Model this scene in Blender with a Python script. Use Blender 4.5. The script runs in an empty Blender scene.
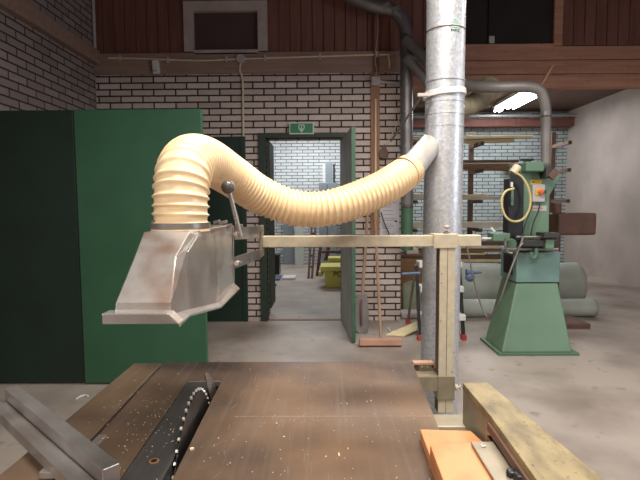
import bpy, bmesh, math, random
from mathutils import Vector, Matrix, Euler
random.seed(7)
R = math.radians
scene = bpy.context.scene
COL = scene.collection
F = 480.0
H = 1.25
YW = 5.13            # back wall plane
YS = 9.25            # rear wall of the timber store
YR = 10.3            # rear wall of the room behind the doorway
CEIL = 4.1
TZ = 0.86            # saw table height

# ------------------------------------------------------------------ camera
cam_d = bpy.data.cameras.new('camera'); cam = bpy.data.objects.new('camera', cam_d); COL.objects.link(cam)
cam_d.sensor_width = 36; cam_d.lens = 36*F/640; cam_d.clip_start = .02
CM = Matrix.Rotation(R(0.6), 3, 'Z') @ Matrix.Rotation(R(90-4.17), 3, 'X') @ Matrix.Rotation(R(-0.35), 3, 'Z')
cam.matrix_world = Matrix.Translation((0,0,H)) @ CM.to_4x4()
scene.camera = cam
def ray(px, py): return CM @ Vector(((px-320)/F, -(py-240)/F, -1))
def P(px, py, Y):
    d = ray(px, py); t = Y/d.y; return Vector((0,0,H)) + d*t
def PZ(px, py, z):
    d = ray(px, py); t = (z-H)/d.z; return Vector((0,0,H)) + d*t

# ------------------------------------------------------------------ materials
def lin(h):
    h = h.lstrip('#'); o = []
    for i in (0,2,4):
        c = int(h[i:i+2],16)/255
        o.append(c/12.92 if c <= .04045 else ((c+.055)/1.055)**2.4)
    return (*o, 1)
def newmat(name):
    m = bpy.data.materials.new(name); m.use_nodes = True
    nt = m.node_tree; b = nt.nodes['Principled BSDF']
    return m, nt, b
def mat(name, c1, c2=None, rough=.6, metal=0, scale=8, stretch=(1,1,1), bump=0, c3=None, detail=5, sss=0, coat=0, lo=.35, hi=.65):
    """base colour c1, mottled towards c2 (and specks of c3) by noise in object space"""
    m, nt, b = newmat(name)
    N, L = nt.nodes, nt.links
    b.inputs['Roughness'].default_value = rough; b.inputs['Metallic'].default_value = metal
    if coat: b.inputs['Coat Weight'].default_value = coat
    if c2 is None:
        c2 = c1
    tc = N.new('ShaderNodeTexCoord'); mp = N.new('ShaderNodeMapping'); mp.inputs['Scale'].default_value = stretch
    L.new(tc.outputs['Object'], mp.inputs[0])
    n = N.new('ShaderNodeTexNoise'); n.inputs['Scale'].default_value = scale; n.inputs['Detail'].default_value = detail
    L.new(mp.outputs[0], n.inputs['Vector'])
    r = N.new('ShaderNodeValToRGB'); r.color_ramp.elements[0].position = lo; r.color_ramp.elements[1].position = hi
    r.color_ramp.elements[0].color = lin(c1); r.color_ramp.elements[1].color = lin(c2)
    L.new(n.outputs[0], r.inputs[0]); out = r.outputs[0]
    if c3:
        n2 = N.new('ShaderNodeTexNoise'); n2.inputs['Scale'].default_value = scale*7; n2.inputs['Detail'].default_value = 2
        L.new(mp.outputs[0], n2.inputs['Vector'])
        r2 = N.new('ShaderNodeValToRGB'); r2.color_ramp.elements[0].position = .62; r2.color_ramp.elements[1].position = .72
        L.new(n2.outputs[0], r2.inputs[0])
        mx = N.new('ShaderNodeMix'); mx.data_type = 'RGBA'; L.new(r2.outputs[0], mx.inputs[0]); L.new(out, mx.inputs[6]); mx.inputs[7].default_value = lin(c3)
        out = mx.outputs[2]
    L.new(out, b.inputs['Base Color'])
    if bump:
        bp = N.new('ShaderNodeBump'); bp.inputs['Strength'].default_value = bump; bp.inputs['Distance'].default_value = .01
        L.new(n.outputs[0], bp.inputs['Height']); L.new(bp.outputs[0], b.inputs['Normal'])
    if sss:
        b.inputs['Subsurface Weight'].default_value = sss; b.inputs['Subsurface Radius'].default_value = (.02,.012,.006)
    return m
def brick_mat(name, c1, c2, mortar, axis='X', bw=.232, rh=.0673, ms=.0055, off=(0,0)):
    m, nt, b = newmat(name); N, L = nt.nodes, nt.links
    g = N.new('ShaderNodeNewGeometry'); s = N.new('ShaderNodeSeparateXYZ'); L.new(g.outputs['Position'], s.inputs[0])
    c = N.new('ShaderNodeCombineXYZ')
    a1 = N.new('ShaderNodeMath'); a1.operation='ADD'; a1.inputs[1].default_value = off[0]; L.new(s.outputs[axis], a1.inputs[0])
    a2 = N.new('ShaderNodeMath'); a2.operation='ADD'; a2.inputs[1].default_value = off[1]; L.new(s.outputs['Z'], a2.inputs[0])
    L.new(a1.outputs[0], c.inputs[0]); L.new(a2.outputs[0], c.inputs[1])
    nz = N.new('ShaderNodeTexNoise'); nz.inputs['Scale'].default_value = 18; L.new(g.outputs['Position'], nz.inputs['Vector'])
    jit = N.new('ShaderNodeVectorMath'); jit.operation='SCALE'; jit.inputs['Scale'].default_value = .006; L.new(nz.outputs['Color'], jit.inputs[0])
    add = N.new('ShaderNodeVectorMath'); L.new(c.outputs[0], add.inputs[0]); L.new(jit.outputs[0], add.inputs[1])
    t = N.new('ShaderNodeTexBrick'); L.new(add.outputs[0], t.inputs['Vector'])
    t.inputs['Scale'].default_value = 1; t.inputs['Brick Width'].default_value = bw; t.inputs['Row Height'].default_value = rh
    t.inputs['Mortar Size'].default_value = ms; t.inputs['Mortar Smooth'].default_value = .25; t.inputs['Bias'].default_value = 0
    t.inputs['Color1'].default_value = lin(c1); t.inputs['Color2'].default_value = lin(c2); t.inputs['Mortar'].default_value = lin(mortar)
    n = N.new('ShaderNodeTexNoise'); n.inputs['Scale'].default_value = 35; n.inputs['Detail'].default_value = 4; L.new(g.outputs['Position'], n.inputs['Vector'])
    mr = N.new('ShaderNodeMapRange'); mr.inputs[3].default_value = .82; mr.inputs[4].default_value = 1.14; L.new(n.outputs[0], mr.inputs[0])
    mx = N.new('ShaderNodeVectorMath'); mx.operation='SCALE'; L.new(t.outputs['Color'], mx.inputs[0]); L.new(mr.outputs[0], mx.inputs['Scale'])
    L.new(mx.outputs[0], b.inputs['Base Color']); b.inputs['Roughness'].default_value = .8
    bp = N.new('ShaderNodeBump'); bp.invert = True; bp.inputs['Strength'].default_value = .6; bp.inputs['Distance'].default_value = .008
    L.new(t.outputs['Fac'], bp.inputs['Height']); L.new(bp.outputs[0], b.inputs['Normal'])
    return m
def emis(name, col, st):
    m, nt, b = newmat(name); b.inputs['Base Color'].default_value = lin(col)
    b.inputs['Emission Color'].default_value = lin(col); b.inputs['Emission Strength'].default_value = st; return m

def galv_mat(name, c1, c2, metal=.7, rough=.42, scale=60):
    m, nt, b = newmat(name); N, L = nt.nodes, nt.links
    tc = N.new('ShaderNodeTexCoord')
    v = N.new('ShaderNodeTexVoronoi'); v.inputs['Scale'].default_value = scale; L.new(tc.outputs['Object'], v.inputs['Vector'])
    s = N.new('ShaderNodeSeparateColor'); L.new(v.outputs['Color'], s.inputs[0])
    r = N.new('ShaderNodeValToRGB'); r.color_ramp.elements[0].color = lin(c1); r.color_ramp.elements[1].color = lin(c2)
    L.new(s.outputs[0], r.inputs[0]); L.new(r.outputs[0], b.inputs['Base Color'])
    mr = N.new('ShaderNodeMapRange'); mr.inputs[3].default_value = rough-.12; mr.inputs[4].default_value = rough+.12
    L.new(s.outputs[1], mr.inputs[0]); L.new(mr.outputs[0], b.inputs['Roughness']); b.inputs['Metallic'].default_value = metal
    return m

def table_mat(name, c1, c2, c3):
    m = mat(name, c1, c2, rough=.4, metal=.35, scale=4, detail=10)
    nt = m.node_tree; N, L = nt.nodes, nt.links; b = N['Principled BSDF']
    src = b.inputs['Base Color'].links[0].from_socket
    tc = N.new('ShaderNodeTexCoord'); mp = N.new('ShaderNodeMapping'); mp.inputs['Scale'].default_value = (95, 2.2, 1); L.new(tc.outputs['Object'], mp.inputs[0])
    n = N.new('ShaderNodeTexNoise'); n.inputs['Scale'].default_value = 1; n.inputs['Detail'].default_value = 6; L.new(mp.outputs[0], n.inputs['Vector'])
    r = N.new('ShaderNodeValToRGB'); r.color_ramp.elements[0].position = .52; r.color_ramp.elements[1].position = .78
    r.color_ramp.elements[0].color = (0,0,0,1); r.color_ramp.elements[1].color = (.35,.35,.35,1); L.new(n.outputs[0], r.inputs[0])
    mx = N.new('ShaderNodeMix'); mx.data_type = 'RGBA'; L.new(r.outputs[0], mx.inputs[0]); L.new(src, mx.inputs[6]); mx.inputs[7].default_value = lin(c3)
    L.new(mx.outputs[2], b.inputs['Base Color'])
    n3 = N.new('ShaderNodeTexNoise'); n3.inputs['Scale'].default_value = 6; n3.inputs['Detail'].default_value = 8; L.new(tc.outputs['Object'], n3.inputs['Vector'])
    mr = N.new('ShaderNodeMapRange'); mr.inputs[1].default_value = .3; mr.inputs[2].default_value = .7; mr.inputs[3].default_value = .3; mr.inputs[4].default_value = .5
    L.new(n3.outputs[0], mr.inputs[0]); L.new(mr.outputs[0], b.inputs['Roughness'])
    return m
M = {}
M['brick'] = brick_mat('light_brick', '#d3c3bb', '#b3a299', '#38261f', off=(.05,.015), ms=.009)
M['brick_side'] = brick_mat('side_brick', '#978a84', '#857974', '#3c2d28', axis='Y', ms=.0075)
M['brick_cool'] = brick_mat('store_brick', '#b4bcba', '#a2abaa', '#454b4a', ms=.0075)
M['brick_white'] = brick_mat('white_brick', '#dfe3e4', '#d0d4d5', '#62686a', ms=.0075)
M['plank'] = mat('red_brown_boards', '#6a4238', '#7a5045', rough=.75, scale=2.5, stretch=(9,9,.8), bump=.2)
M['plank_h'] = mat('reddish_lintel_boards', '#a5745e', '#ba8a73', rough=.7, scale=2.5, stretch=(.8,9,9), bump=.2, c3='#845847')
M['beam'] = mat('brown_beam', '#8c7062', '#9c8071', rough=.7, scale=3, stretch=(.7,8,8))
M['white_frame'] = mat('window_frame_paint', '#b8aaa4', '#a99b96', rough=.6)
M['dark_glass'] = mat('dark_glass', '#2c2a29', '#343230', rough=.15, scale=2)
M['darkpane'] = mat('dark_pane', '#4c3c3b', '#564443', rough=.35, scale=2)
M['concrete'] = mat('concrete_floor', '#76695f', '#aca096', rough=.5, scale=1.5, bump=.05, c3='#93867c', detail=10, lo=.28, hi=.6)
M['ceiling'] = mat('ceiling_boards', '#5a4136', '#6a4d40', rough=.9, scale=3)
M['plaster'] = mat('plaster', '#b6a99f', '#a89b92', rough=.9, scale=2)
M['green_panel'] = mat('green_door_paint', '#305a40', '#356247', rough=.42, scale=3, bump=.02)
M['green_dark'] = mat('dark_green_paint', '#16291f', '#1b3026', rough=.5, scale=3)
M['frame_green'] = mat('dark_frame_paint', '#26342b', '#2e3c31', rough=.55, scale=5)
M['leaf_grey'] = mat('worn_door_face', '#aeb3ad', '#c0c5bf', rough=.6, scale=4)
M['leaf_green'] = mat('door_edge_green', '#3c5a45', '#46654f', rough=.5)
M['hose'] = mat('cream_hose', '#efd0a5', '#ebc99b', rough=.3, scale=6, sss=.1)
M['alu'] = mat('brushed_metal', '#cac5c1', '#a89f98', rough=.27, metal=.8, scale=12, bump=.015)
M['hood_front'] = mat('stained_sheet_metal', '#cfc9c4', '#9c7050', rough=.27, metal=.8, scale=17, detail=6, bump=.015, lo=.46, hi=.8)
M['steel'] = mat('steel', '#9a938c', '#7f7871', rough=.33, metal=.7, scale=20)
M['galv'] = galv_mat('galvanised_sheet', '#b2b3bb', '#cdccca', metal=.45, rough=.4, scale=150)
M['galv_dull'] = mat('dull_duct_metal', '#6f6a69', '#7e7978', rough=.4, metal=.5, scale=8)
M['galv_grey'] = mat('grey_duct', '#827c79', '#726c69', rough=.5, metal=.3, scale=6)
M['beige'] = mat('beige_hammered_paint', '#c2b59c', '#b4a88f', rough=.42, scale=45, bump=.08)
M['beige_dull'] = mat('beige_steel', '#978b74', '#867b66', rough=.38, metal=.35, scale=30)
M['table'] = table_mat('stained_cast_table', '#463b37', '#7f6652', '#8a7c70')
M['table2'] = table_mat('stained_side_table', '#57473b', '#7f6853', '#877a6d')
M['insert'] = table_mat('dark_insert_plate', '#423f3f', '#565150', '#74706e')
M['cast'] = mat('cast_grey_green', '#6a7a6c', '#738475', rough=.6)
M['tooth'] = mat('carbide_tooth', '#e0dcd6', '#cfc9c0', rough=.3, metal=.4)
M['blade'] = mat('blade_steel_shaded', '#2b2826', '#3a3633', rough=.4, metal=.5, scale=25)  # colour darkened to stand in for shade inside the blade slot
M['black'] = mat('black_plastic', '#17171a', '#202024', rough=.35)
M['ball'] = mat('dark_ball_plastic', '#4a4644', '#55504d', rough=.18)
M['orange_wood'] = mat('orange_plywood', '#b06a3e', '#d08a5a', rough=.45, scale=9, stretch=(1.6,1,1), detail=8, lo=.25, hi=.5)
M['orange_edge'] = mat('orange_wood_edge', '#c07a45', '#a9673a', rough=.6, scale=10)
M['fence_wood'] = mat('worn_plywood_top', '#5f5239', '#8c7b57', rough=.55, scale=16, stretch=(2.2,1,1), c3='#56492f', detail=10, lo=.3, hi=.6)
M['wood'] = mat('pale_wood', '#b89c78', '#a88c68', rough=.6, scale=5, stretch=(1,1,6))
M['wood_yellow'] = mat('yellow_board', '#ecdcae', '#dccb9b', rough=.6, scale=5)
M['wood_brown'] = mat('brown_board', '#98714e', '#866240', rough=.65, scale=5, stretch=(1,6,6))
M['wood_pale'] = mat('pale_board', '#e2d8c4', '#d2c8b4', rough=.6, scale=5)
M['wood_dark'] = mat('dark_board', '#5d463a', '#6b5244', rough=.7, scale=5)
M['batten'] = mat('batten_wood', '#8a6146', '#9a6e50', rough=.65, scale=4, stretch=(8,8,1))
M['handle'] = mat('tool_handle_wood', '#9d8069', '#8a6f5a', rough=.6, scale=5)
M['broomwood'] = mat('broom_head_wood', '#c59a82', '#b68b74', rough=.6, scale=5)
M['bristle'] = mat('bristles', '#4a3128', '#5d4034', rough=.9, scale=60)
M['cream_pvc'] = mat('cream_conduit', '#d8c6aa', '#cab899', rough=.5)
M['plastic_grey'] = mat('grey_plastic', '#b6aeaa', '#aaa29e', rough=.5)
M['white'] = mat('white_paint', '#d8d5d2', '#ccc9c6', rough=.5)
M['sign_green'] = mat('sign_green', '#1f7a52', '#1d7550', rough=.4)
M['sign_white'] = mat('sign_white', '#cfd8d0', '#c5cec6', rough=.4)
M['paper'] = mat('paper', '#c8c6cc', '#c1bfc6', rough=.8)
M['ink'] = mat('ink', '#8d8a92', '#7d7a82', rough=.8)
M['mach'] = mat('machine_green', '#637f66', '#6c896f', rough=.42, scale=3)
M['mach_side'] = mat('machine_green_side', '#516d57', '#5a7761', rough=.5, scale=3)
M['mach_blue'] = mat('machine_blue_green', '#6d8b84', '#76958d', rough=.45, scale=3)
M['yellow'] = mat('yellow_label', '#d9b23c', '#cda636', rough=.5)
M['red_orange'] = mat('orange_switch', '#d8602a', '#cf5724', rough=.4)
M['yellow_hose'] = mat('yellow_hose', '#c8b67e', '#bca970', rough=.45)
M['roll'] = mat('grey_green_foam', '#9fa59c', '#adb2a8', rough=.7, scale=5, bump=.05)
M['roll_dark'] = mat('grey_green_end', '#5c6259', '#6b7167', rough=.8, scale=5)
M['tub'] = mat('yellow_green_plastic', '#ccc964', '#d4d16c', rough=.45, scale=5)
M['olive'] = mat('olive_plastic', '#7a836c', '#6b745e', rough=.6, scale=5)
M['blue'] = mat('blue_grey_paint', '#51627d', '#5a6b85', rough=.4)
M['red'] = mat('red_rubber', '#b8433c', '#a83c36', rough=.5)
M['rubber'] = mat('dark_cable', '#2d2c2b', '#3a3836', rough=.5)
M['panel_cool'] = mat('grey_panel', '#8b949a', '#7d868c', rough=.5, scale=3)
M['chip'] = mat('wood_shaving', '#e6d6b4', '#d9c29a', rough=.8)
M['sticker'] = mat('green_sticker', '#8fcfa8', '#9ad8b2', rough=.5)
M['rust'] = mat('brown_iron', '#5a3f34', '#6b4c3e', rough=.6)
M['seam'] = mat('scuffed_seam', '#8d7e70', '#9c8c7c', rough=.5)
M['grey_beige'] = mat('grey_beige', '#8f866f', '#a0967e', rough=.6)  # cream toned down to a darker grey beige
M['plate_grey'] = mat('plate_grey', '#877c69', '#948975', rough=.4, metal=.3, scale=30)
M['branch'] = mat('light_sheet_metal', '#c9c3bb', '#bab4ad', rough=.42, metal=.4, scale=20)
M['sack'] = mat('olive_cloth', '#a0a78e', '#8b927a', rough=.8, scale=6)
M['tube_on'] = emis('lit_tube', '#f2f6ff', 20)

# ------------------------------------------------------------------ builders
ORI = {}
class MB:
    def __init__(s): s.bm = bmesh.new()
    def box(s, lo, hi):
        r = bmesh.ops.create_cube(s.bm, size=1)
        lo, hi = Vector(lo), Vector(hi); c = (lo+hi)/2; d = hi-lo
        for v in r['verts']: v.co = Vector((v.co.x*d.x, v.co.y*d.y, v.co.z*d.z)) + c
        return s
    def obox(s, c, size, rot):
        r = bmesh.ops.create_cube(s.bm, size=1); rm = Euler(rot).to_matrix() if not isinstance(rot, Matrix) else rot
        for v in r['verts']: v.co = rm @ Vector((v.co.x*size[0], v.co.y*size[1], v.co.z*size[2])) + Vector(c)
        return s
    def bar(s, a, b, w, h, up=(0,0,1)):
        a, b = Vector(a), Vector(b); d = (b-a); z = d.normalized(); x = Vector(up).cross(z)
        if x.length < 1e-4: x = Vector((1,0,0)).cross(z)
        x.normalize(); y = z.cross(x)
        return s.obox((a+b)/2, (w, h, d.length), Matrix((x,y,z)).transposed())
    def cyl(s, a, b, r, r2=None, n=20):
        a, b = Vector(a), Vector(b); d = b-a
        q = d.to_track_quat('Z','Y').to_matrix()
        res = bmesh.ops.create_cone(s.bm, cap_ends=True, segments=n, radius1=r, radius2=r if r2 is None else r2, depth=d.length)
        for v in res['verts']: v.co = q @ v.co + (a+b)/2
        return s
    def ball(s, c, r, sc=(1,1,1), n=16):
        res = bmesh.ops.create_uvsphere(s.bm, u_segments=n, v_segments=n//2+2, radius=r)
        for v in res['verts']: v.co = Vector((v.co.x*sc[0], v.co.y*sc[1], v.co.z*sc[2])) + Vector(c)
        return s
    def poly(s, verts, faces):
        vs = [s.bm.verts.new(v) for v in verts]
        for f in faces: s.bm.faces.new([vs[i] for i in f])
        return s
    def prism(s, pts, vec):
        """closed outline pts (3-D, planar) swept by vec"""
        vec = Vector(vec); a = [s.bm.verts.new(p) for p in pts]; b = [s.bm.verts.new(Vector(p)+vec) for p in pts]
        n = len(pts); s.bm.faces.new(a); s.bm.faces.new(b[::-1])
        for i in range(n): s.bm.faces.new((a[i], b[i], b[(i+1)%n], a[(i+1)%n]))
        return s
    def tube(s, path, rad, n=16, step=None, closed=False, caps=True):
        pts = smooth_path(path, step or .03)
        L = [0]
        for i in range(1, len(pts)): L.append(L[-1] + (pts[i]-pts[i-1]).length)
        t0 = (pts[1]-pts[0]).normalized(); x = t0.orthogonal().normalized()
        rings = []
        for i, p in enumerate(pts):
            t = (pts[min(i+1,len(pts)-1)] - pts[max(i-1,0)]).normalized()
            x = (x - t*x.dot(t)).normalized(); y = t.cross(x)
            r = rad(L[i], L[-1]) if callable(rad) else rad
            rings.append([s.bm.verts.new(p + (x*math.cos(a) + y*math.sin(a))*r) for a in [2*math.pi*k/n for k in range(n)]])
        for i in range(len(rings)-1):
            for k in range(n): s.bm.faces.new((rings[i][k], rings[i][(k+1)%n], rings[i+1][(k+1)%n], rings[i+1][k]))
        if caps: s.bm.faces.new(rings[0][::-1]); s.bm.faces.new(rings[-1])
        return s
    def build(s, name, m, parent=None, bevel=0, smooth=False, seg=2):
        bmesh.ops.recalc_face_normals(s.bm, faces=s.bm.faces[:])
        if parent is not None: o0 = ORI[parent.name]
        else:
            xs = [v.co for v in s.bm.verts]
            o0 = Vector(((min(v.x for v in xs)+max(v.x for v in xs))/2, (min(v.y for v in xs)+max(v.y for v in xs))/2, min(v.z for v in xs)))
        for v in s.bm.verts: v.co -= o0
        me = bpy.data.meshes.new(name); s.bm.to_mesh(me); s.bm.free()
        o = bpy.data.objects.new(name, me); COL.objects.link(o)
        mm = M[m] if isinstance(m, str) else m
        me.materials.append(mm)
        if parent is not None: o.parent = parent
        else: o.location = o0
        ORI[o.name] = o0
        if bevel:
            b = o.modifiers.new('bevel','BEVEL'); b.width = bevel; b.segments = seg; b.limit_method = 'ANGLE'; b.angle_limit = R(40)
        if smooth:
            for p in me.polygons: p.use_smooth = True
            if smooth != 'all': 
                try: me.set_sharp_from_angle(angle=R(35))
                except Exception: pass
        return o
def smooth_path(pts, step):
    pts = [Vector(p) for p in pts]
    if len(pts) == 2:
        n = max(1, int((pts[1]-pts[0]).length/step)); return [pts[0].lerp(pts[1], i/n) for i in range(n+1)]
    out = []
    P4 = [pts[0]*2-pts[1]] + pts + [pts[-1]*2-pts[-2]]
    for i in range(1, len(P4)-2):
        a,b,c,d = P4[i-1:i+3]
        for k in range(24):
            t = k/24
            out.append(.5*((2*b) + (c-a)*t + (2*a-5*b+4*c-d)*t*t + (-a+3*b-3*c+d)*t**3))
    out.append(pts[-1])
    L = [0]
    for i in range(1, len(out)): L.append(L[-1]+(out[i]-out[i-1]).length)
    n = max(2, int(round(L[-1]/step))); res = []; j = 0
    for k in range(n+1):
        s = L[-1]*k/n
        while j < len(L)-2 and L[j+1] < s: j += 1
        res.append(out[j].lerp(out[j+1], min(1, max(0, (s-L[j])/max(1e-9, L[j+1]-L[j])))))
    return res
def tag(o, label=None, cat=None, group=None, kind=None):
    if label: o['label'] = label
    if cat: o['category'] = cat
    if group: o['group'] = group
    if kind: o['kind'] = kind
    return o
def thing(name, loc, label, cat, group=None):
    o = bpy.data.objects.new(name, None); COL.objects.link(o); o.location = loc; o.empty_display_size = .05
    ORI[o.name] = Vector(loc); return tag(o, label, cat, group)
def text_mesh(name, body, size, ext, m):
    cu = bpy.data.curves.new(name,'FONT'); cu.body = body; cu.size = size; cu.extrude = ext
    tmp = bpy.data.objects.new('tmp', cu); COL.objects.link(tmp); bpy.context.view_layer.update()
    me = bpy.data.meshes.new_from_object(tmp.evaluated_get(bpy.context.evaluated_depsgraph_get()))
    bpy.data.objects.remove(tmp); o = bpy.data.objects.new(name, me); COL.objects.link(o)
    me.materials.clear(); me.materials.append(M[m]); return o
def struct(o, label=None): return tag(o, label, kind='structure')

# ================================================================== SETTING
XL, XR, YF = -2.42, 4.6, -2.2
struct(MB().box((XL-.2, YF-.2, -.1), (XR+.2, YR+.3, 0)).build('floor', 'concrete'), 'grey brown concrete workshop floor')
# doorway and wall landmarks
zdoor = P(300,138,YW).z
xj0, xj1 = P(267,230,YW).x, P(341,230,YW).x
xbr = P(401,200,YW).x                      # right end of the brick wall
zbeam0, zbeam1 = P(240,74,YW).z, P(240,53,YW).z
wb = MB()
T = .22
wb.box((XL, YW, 0), (xj0, YW+T, zbeam0)); wb.box((xj1, YW, 0), (xbr, YW+T, zbeam0)); wb.box((xj0, YW, zdoor), (xj1, YW+T, zbeam0))
struct(wb.build('wall_back', 'brick'), 'light brick wall with dark joints')
struct(MB().box((XL, YW-.03, zbeam0), (xbr+.02, YW+T, zbeam1)).build('trim_1', 'beam', bevel=.006), 'long brown beam on top of the brick wall')
# vertical planking over the beam
win = [P(185,52,YW).x, P(268,52,YW).x, P(225,52,YW).z, P(225,2,YW).z]
pk = MB(); x = XL; w = .115
xd0, xd1, zd0 = P(468,30,YW).x, P(553,30,YW).x, P(510,46,YW).z
while x < P(427,40,YW).x:
    x1 = x+w-.006
    if x1 > win[0]+.02 and x < win[1]-.02:
        pk.box((x, YW, win[3]-.03), (x1, YW+.04, CEIL))
    else: pk.box((x, YW, zbeam1), (x1, YW+.04, CEIL))
    x += w
pk.box((XL, YW+.04, zbeam1-.005), (win[0]+.02, YW+.06, CEIL)); pk.box((win[1]-.02, YW+.04, zbeam1-.005), (P(427,40,YW).x, YW+.06, CEIL)); pk.box((win[0]-.12, YW+.005, win[3]-.02), (win[1]+.12, YW+.055, CEIL)); pk.box((win[0]-.12, YW+.005, zbeam1), (win[0]+.02, YW+.055, CEIL)); pk.box((win[1]-.02, YW+.005, zbeam1), (win[1]+.12, YW+.055, CEIL))
struct(pk.build('wall_back_upper', 'plank', bevel=.003, seg=1), 'dark red brown vertical planking above the beam')
struct(MB().box((XL, YW+.075, zbeam1), (xbr, YW+.09, CEIL)).build('wall_back_lining', 'darkpane'))
# white framed window in the planking
wf = MB(); x0,x1,z0,z1 = win; fw = .1
wf.box((x0,YW-.03,z0-.0),(x0+fw,YW+.06,z1)).box((x1-fw,YW-.03,z0),(x1,YW+.06,z1)).box((x0+fw,YW-.03,z1-fw),(x1-fw,YW+.06,z1)).box((x0+fw,YW-.03,z0-.03),(x1-fw,YW+.06,z0+.015))
wfo = struct(wf.build('window_1', 'white_frame'), 'white framed window with a dark pane')
MB().box((x0+fw,YW+.02,z0),(x1-fw,YW+.045,z1-fw)).build('pane', 'darkpane', wfo)
# lintel boards over the storage opening, dark glazing above them
zl0, zl1 = P(510,88,YW).z, P(510,46,YW).z
lb = MB(); nb = 3; xs0 = P(413,70,YW).x
for i in range(nb):
    a = zl0+(zl1-zl0)*i/nb; b = zl0+(zl1-zl0)*(i+1)/nb-.006
    lb.box((xbr, YW, a), (XR, YW+.1, b))
struct(lb.build('wall_back_lintel', 'plank_h', bevel=.004), 'reddish horizontal boards over the storage opening')
w2 = MB(); xg0, xg1 = P(440,20,YW).x, P(554,20,YW).x
w2.box((xg0,YW+.02,zl1-.02),(xg1,YW+.05,CEIL))
w2o = struct(w2.build('window_2', 'dark_glass'), 'dark glazed panel above the lintel boards')
ff = MB(); ff.box((xg1,YW-.01,zl1),(xg1+.09,YW+.09,CEIL)).box((xg0-.09,YW-.01,zl1),(xg0,YW+.09,CEIL)).box((xg0,YW-.01,zl1-.01),(xg1,YW+.09,zl1+.02))
ff.build('frame', 'plank_h', w2o, bevel=.004)
MB().box((P(489,30,YW).x-.006,YW,zl1+.02),(P(489,30,YW).x+.006,YW+.02,CEIL)).build('glazing_bar', 'black', w2o)
MB().box((P(489,40,YW).x,YW-.005,zl1+.03),(P(494.5,40,YW).x,YW+.015,P(490,36,YW).z)).build('latch', 'plastic_grey', w2o, bevel=.003)
up = MB(); x = xg1+.09
while x < XR: up.box((x, YW, zl1), (x+.109, YW+.04, CEIL)); x += .115
struct(up.build('wall_back_upper_right', 'plank', bevel=.003))
# left wall
xlw = P(96,90,YW).x
wl = MB().box((XL-.2, YF, 0), (xlw, YW, P(90,40,YW).z)); wl.box((XL-.2, YF, P(90,40,YW).z), (xlw, YW, CEIL))
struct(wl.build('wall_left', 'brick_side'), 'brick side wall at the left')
struct(MB().box((xlw, 1.6, P(94,58,YW).z-.08), (xlw+.07, YW-.03, P(94,58,YW).z+.06)).build('trim_2', 'beam', bevel=.006), 'brown beam running along the side wall')
struct(MB().tube([(xlw+.02, YW-.03, 2.85), (xlw+.02, YW-.03, CEIL)], .017, 8).build('trim_3', 'plastic_grey'))
struct(MB().box((XL-.2, YF-.2, 0), (XR+.2, YF, CEIL)).build('wall_front', 'plaster'))
struct(MB().box((XR, YF, 0), (XR+.2, YS, CEIL)).build('wall_right', 'plaster'))
struct(MB().box((XL-.2, YF-.2, CEIL), (XR+.2, YW+.1, CEIL+.1)).build('ceiling', 'ceiling'))
# room beyond the doorway
xpart = xbr-.14
struct(MB().box((XL-.2, YR, 0), (xpart+.14, YR+.2, 3.0)).build('wall_room_back', 'brick_white'), 'bright white brick wall seen through the doorway')
struct(MB().box((xpart, YW+T, 0), (xpart+.14, YR, 3.0)).build('wall_partition', 'brick_side'))
struct(MB().box((XL-.2, YW+T, 0), (XL, YR, 3.0)).build('wall_room_left', 'plaster'))
struct(MB().box((XL-.2, YW+.1, 3.0), (xpart+.14, YR+.2, 3.1)).build('ceiling_room', 'plaster'))
# timber store on the right
CS = 2.98
struct(MB().box((xpart+.14, YS, 0), (XR+.2, YS+.2, CS)).build('wall_store_back', 'brick_cool'), 'cool lit brick wall at the back of the timber store')
struct(MB().box((xpart+.14, YW+.1, CS), (XR+.2, YS+.2, CS+.1)).build('ceiling_store', 'wood_dark'))
struct(MB().box((xpart+.14, YS-.25, P(480,127,YS-.2).z), (XR, YS-.05, P(480,119,YS-.2).z)).build('trim_4', 'plank', bevel=.006), 'reddish beam below the store ceiling')
struct(MB().tube([(1.0, YS-.32, P(500,116,YS-.3).z), (XR, YS-.32, P(500,116,YS-.3).z)], .022, 8).build('trim_5', 'plastic_grey'))
# ---- doorway: frame, open leaf towards the viewer, second leaf swung into the room
d1 = MB(); fw = P(267,230,YW).x-P(260,230,YW).x
ztop = P(300,133,YW).z
d1.box((xj0-fw, YW-.03, 0), (xj0, YW+.06, zdoor)).box((xj1, YW-.03, 0), (xj1+.05, YW+.06, zdoor)).box((xj0-fw, YW-.03, zdoor), (xj1+.05, YW+.06, ztop))
d1o = struct(d1.build('door_1', 'frame_green', bevel=.004), 'doorway with dark green frame and open leaves')
hin = Vector((xj1+.0, YW-.03, 0)); ned = P(351.5,343,0.0001) if False else PZ(351.5,343,0)
dv = (Vector((ned.x, ned.y, 0))-hin); dv.normalize(); nn = Vector((-dv.y, dv.x, 0)); nn = nn if nn.x > 0 else -nn
L1 = (Vector((ned.x, ned.y, 0))-hin).length; zl = P(351,127,ned.y).z
def leaf(o0, dv, nn, L, za, zb, th): 
    a = o0+Vector((0,0,za)); return [a, a+dv*L, a+dv*L+nn*th, a+nn*th]
MB().prism(leaf(hin, dv, nn, L1, .012, zl, .03), (0,0,zl-.012)).build('door_leaf', 'leaf_grey', d1o, bevel=.002)
MB().prism([p for p in leaf(hin+dv*L1, dv, nn, .014, .01, zl, .036)], (0,0,zl-.01)).build('leaf_edge', 'leaf_green', d1o)
MB().box((xj0-.005, YW+.08, .12), (xj0+.03, YW+.5, zdoor-.02)).build('door_leaf', 'frame_green', d1o, bevel=.003)
MB().box((xj0, YW+.0, -.001), (xj1, YW+.06, .006)).build('threshold', 'wood_brown', d1o, bevel=.002)
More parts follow.
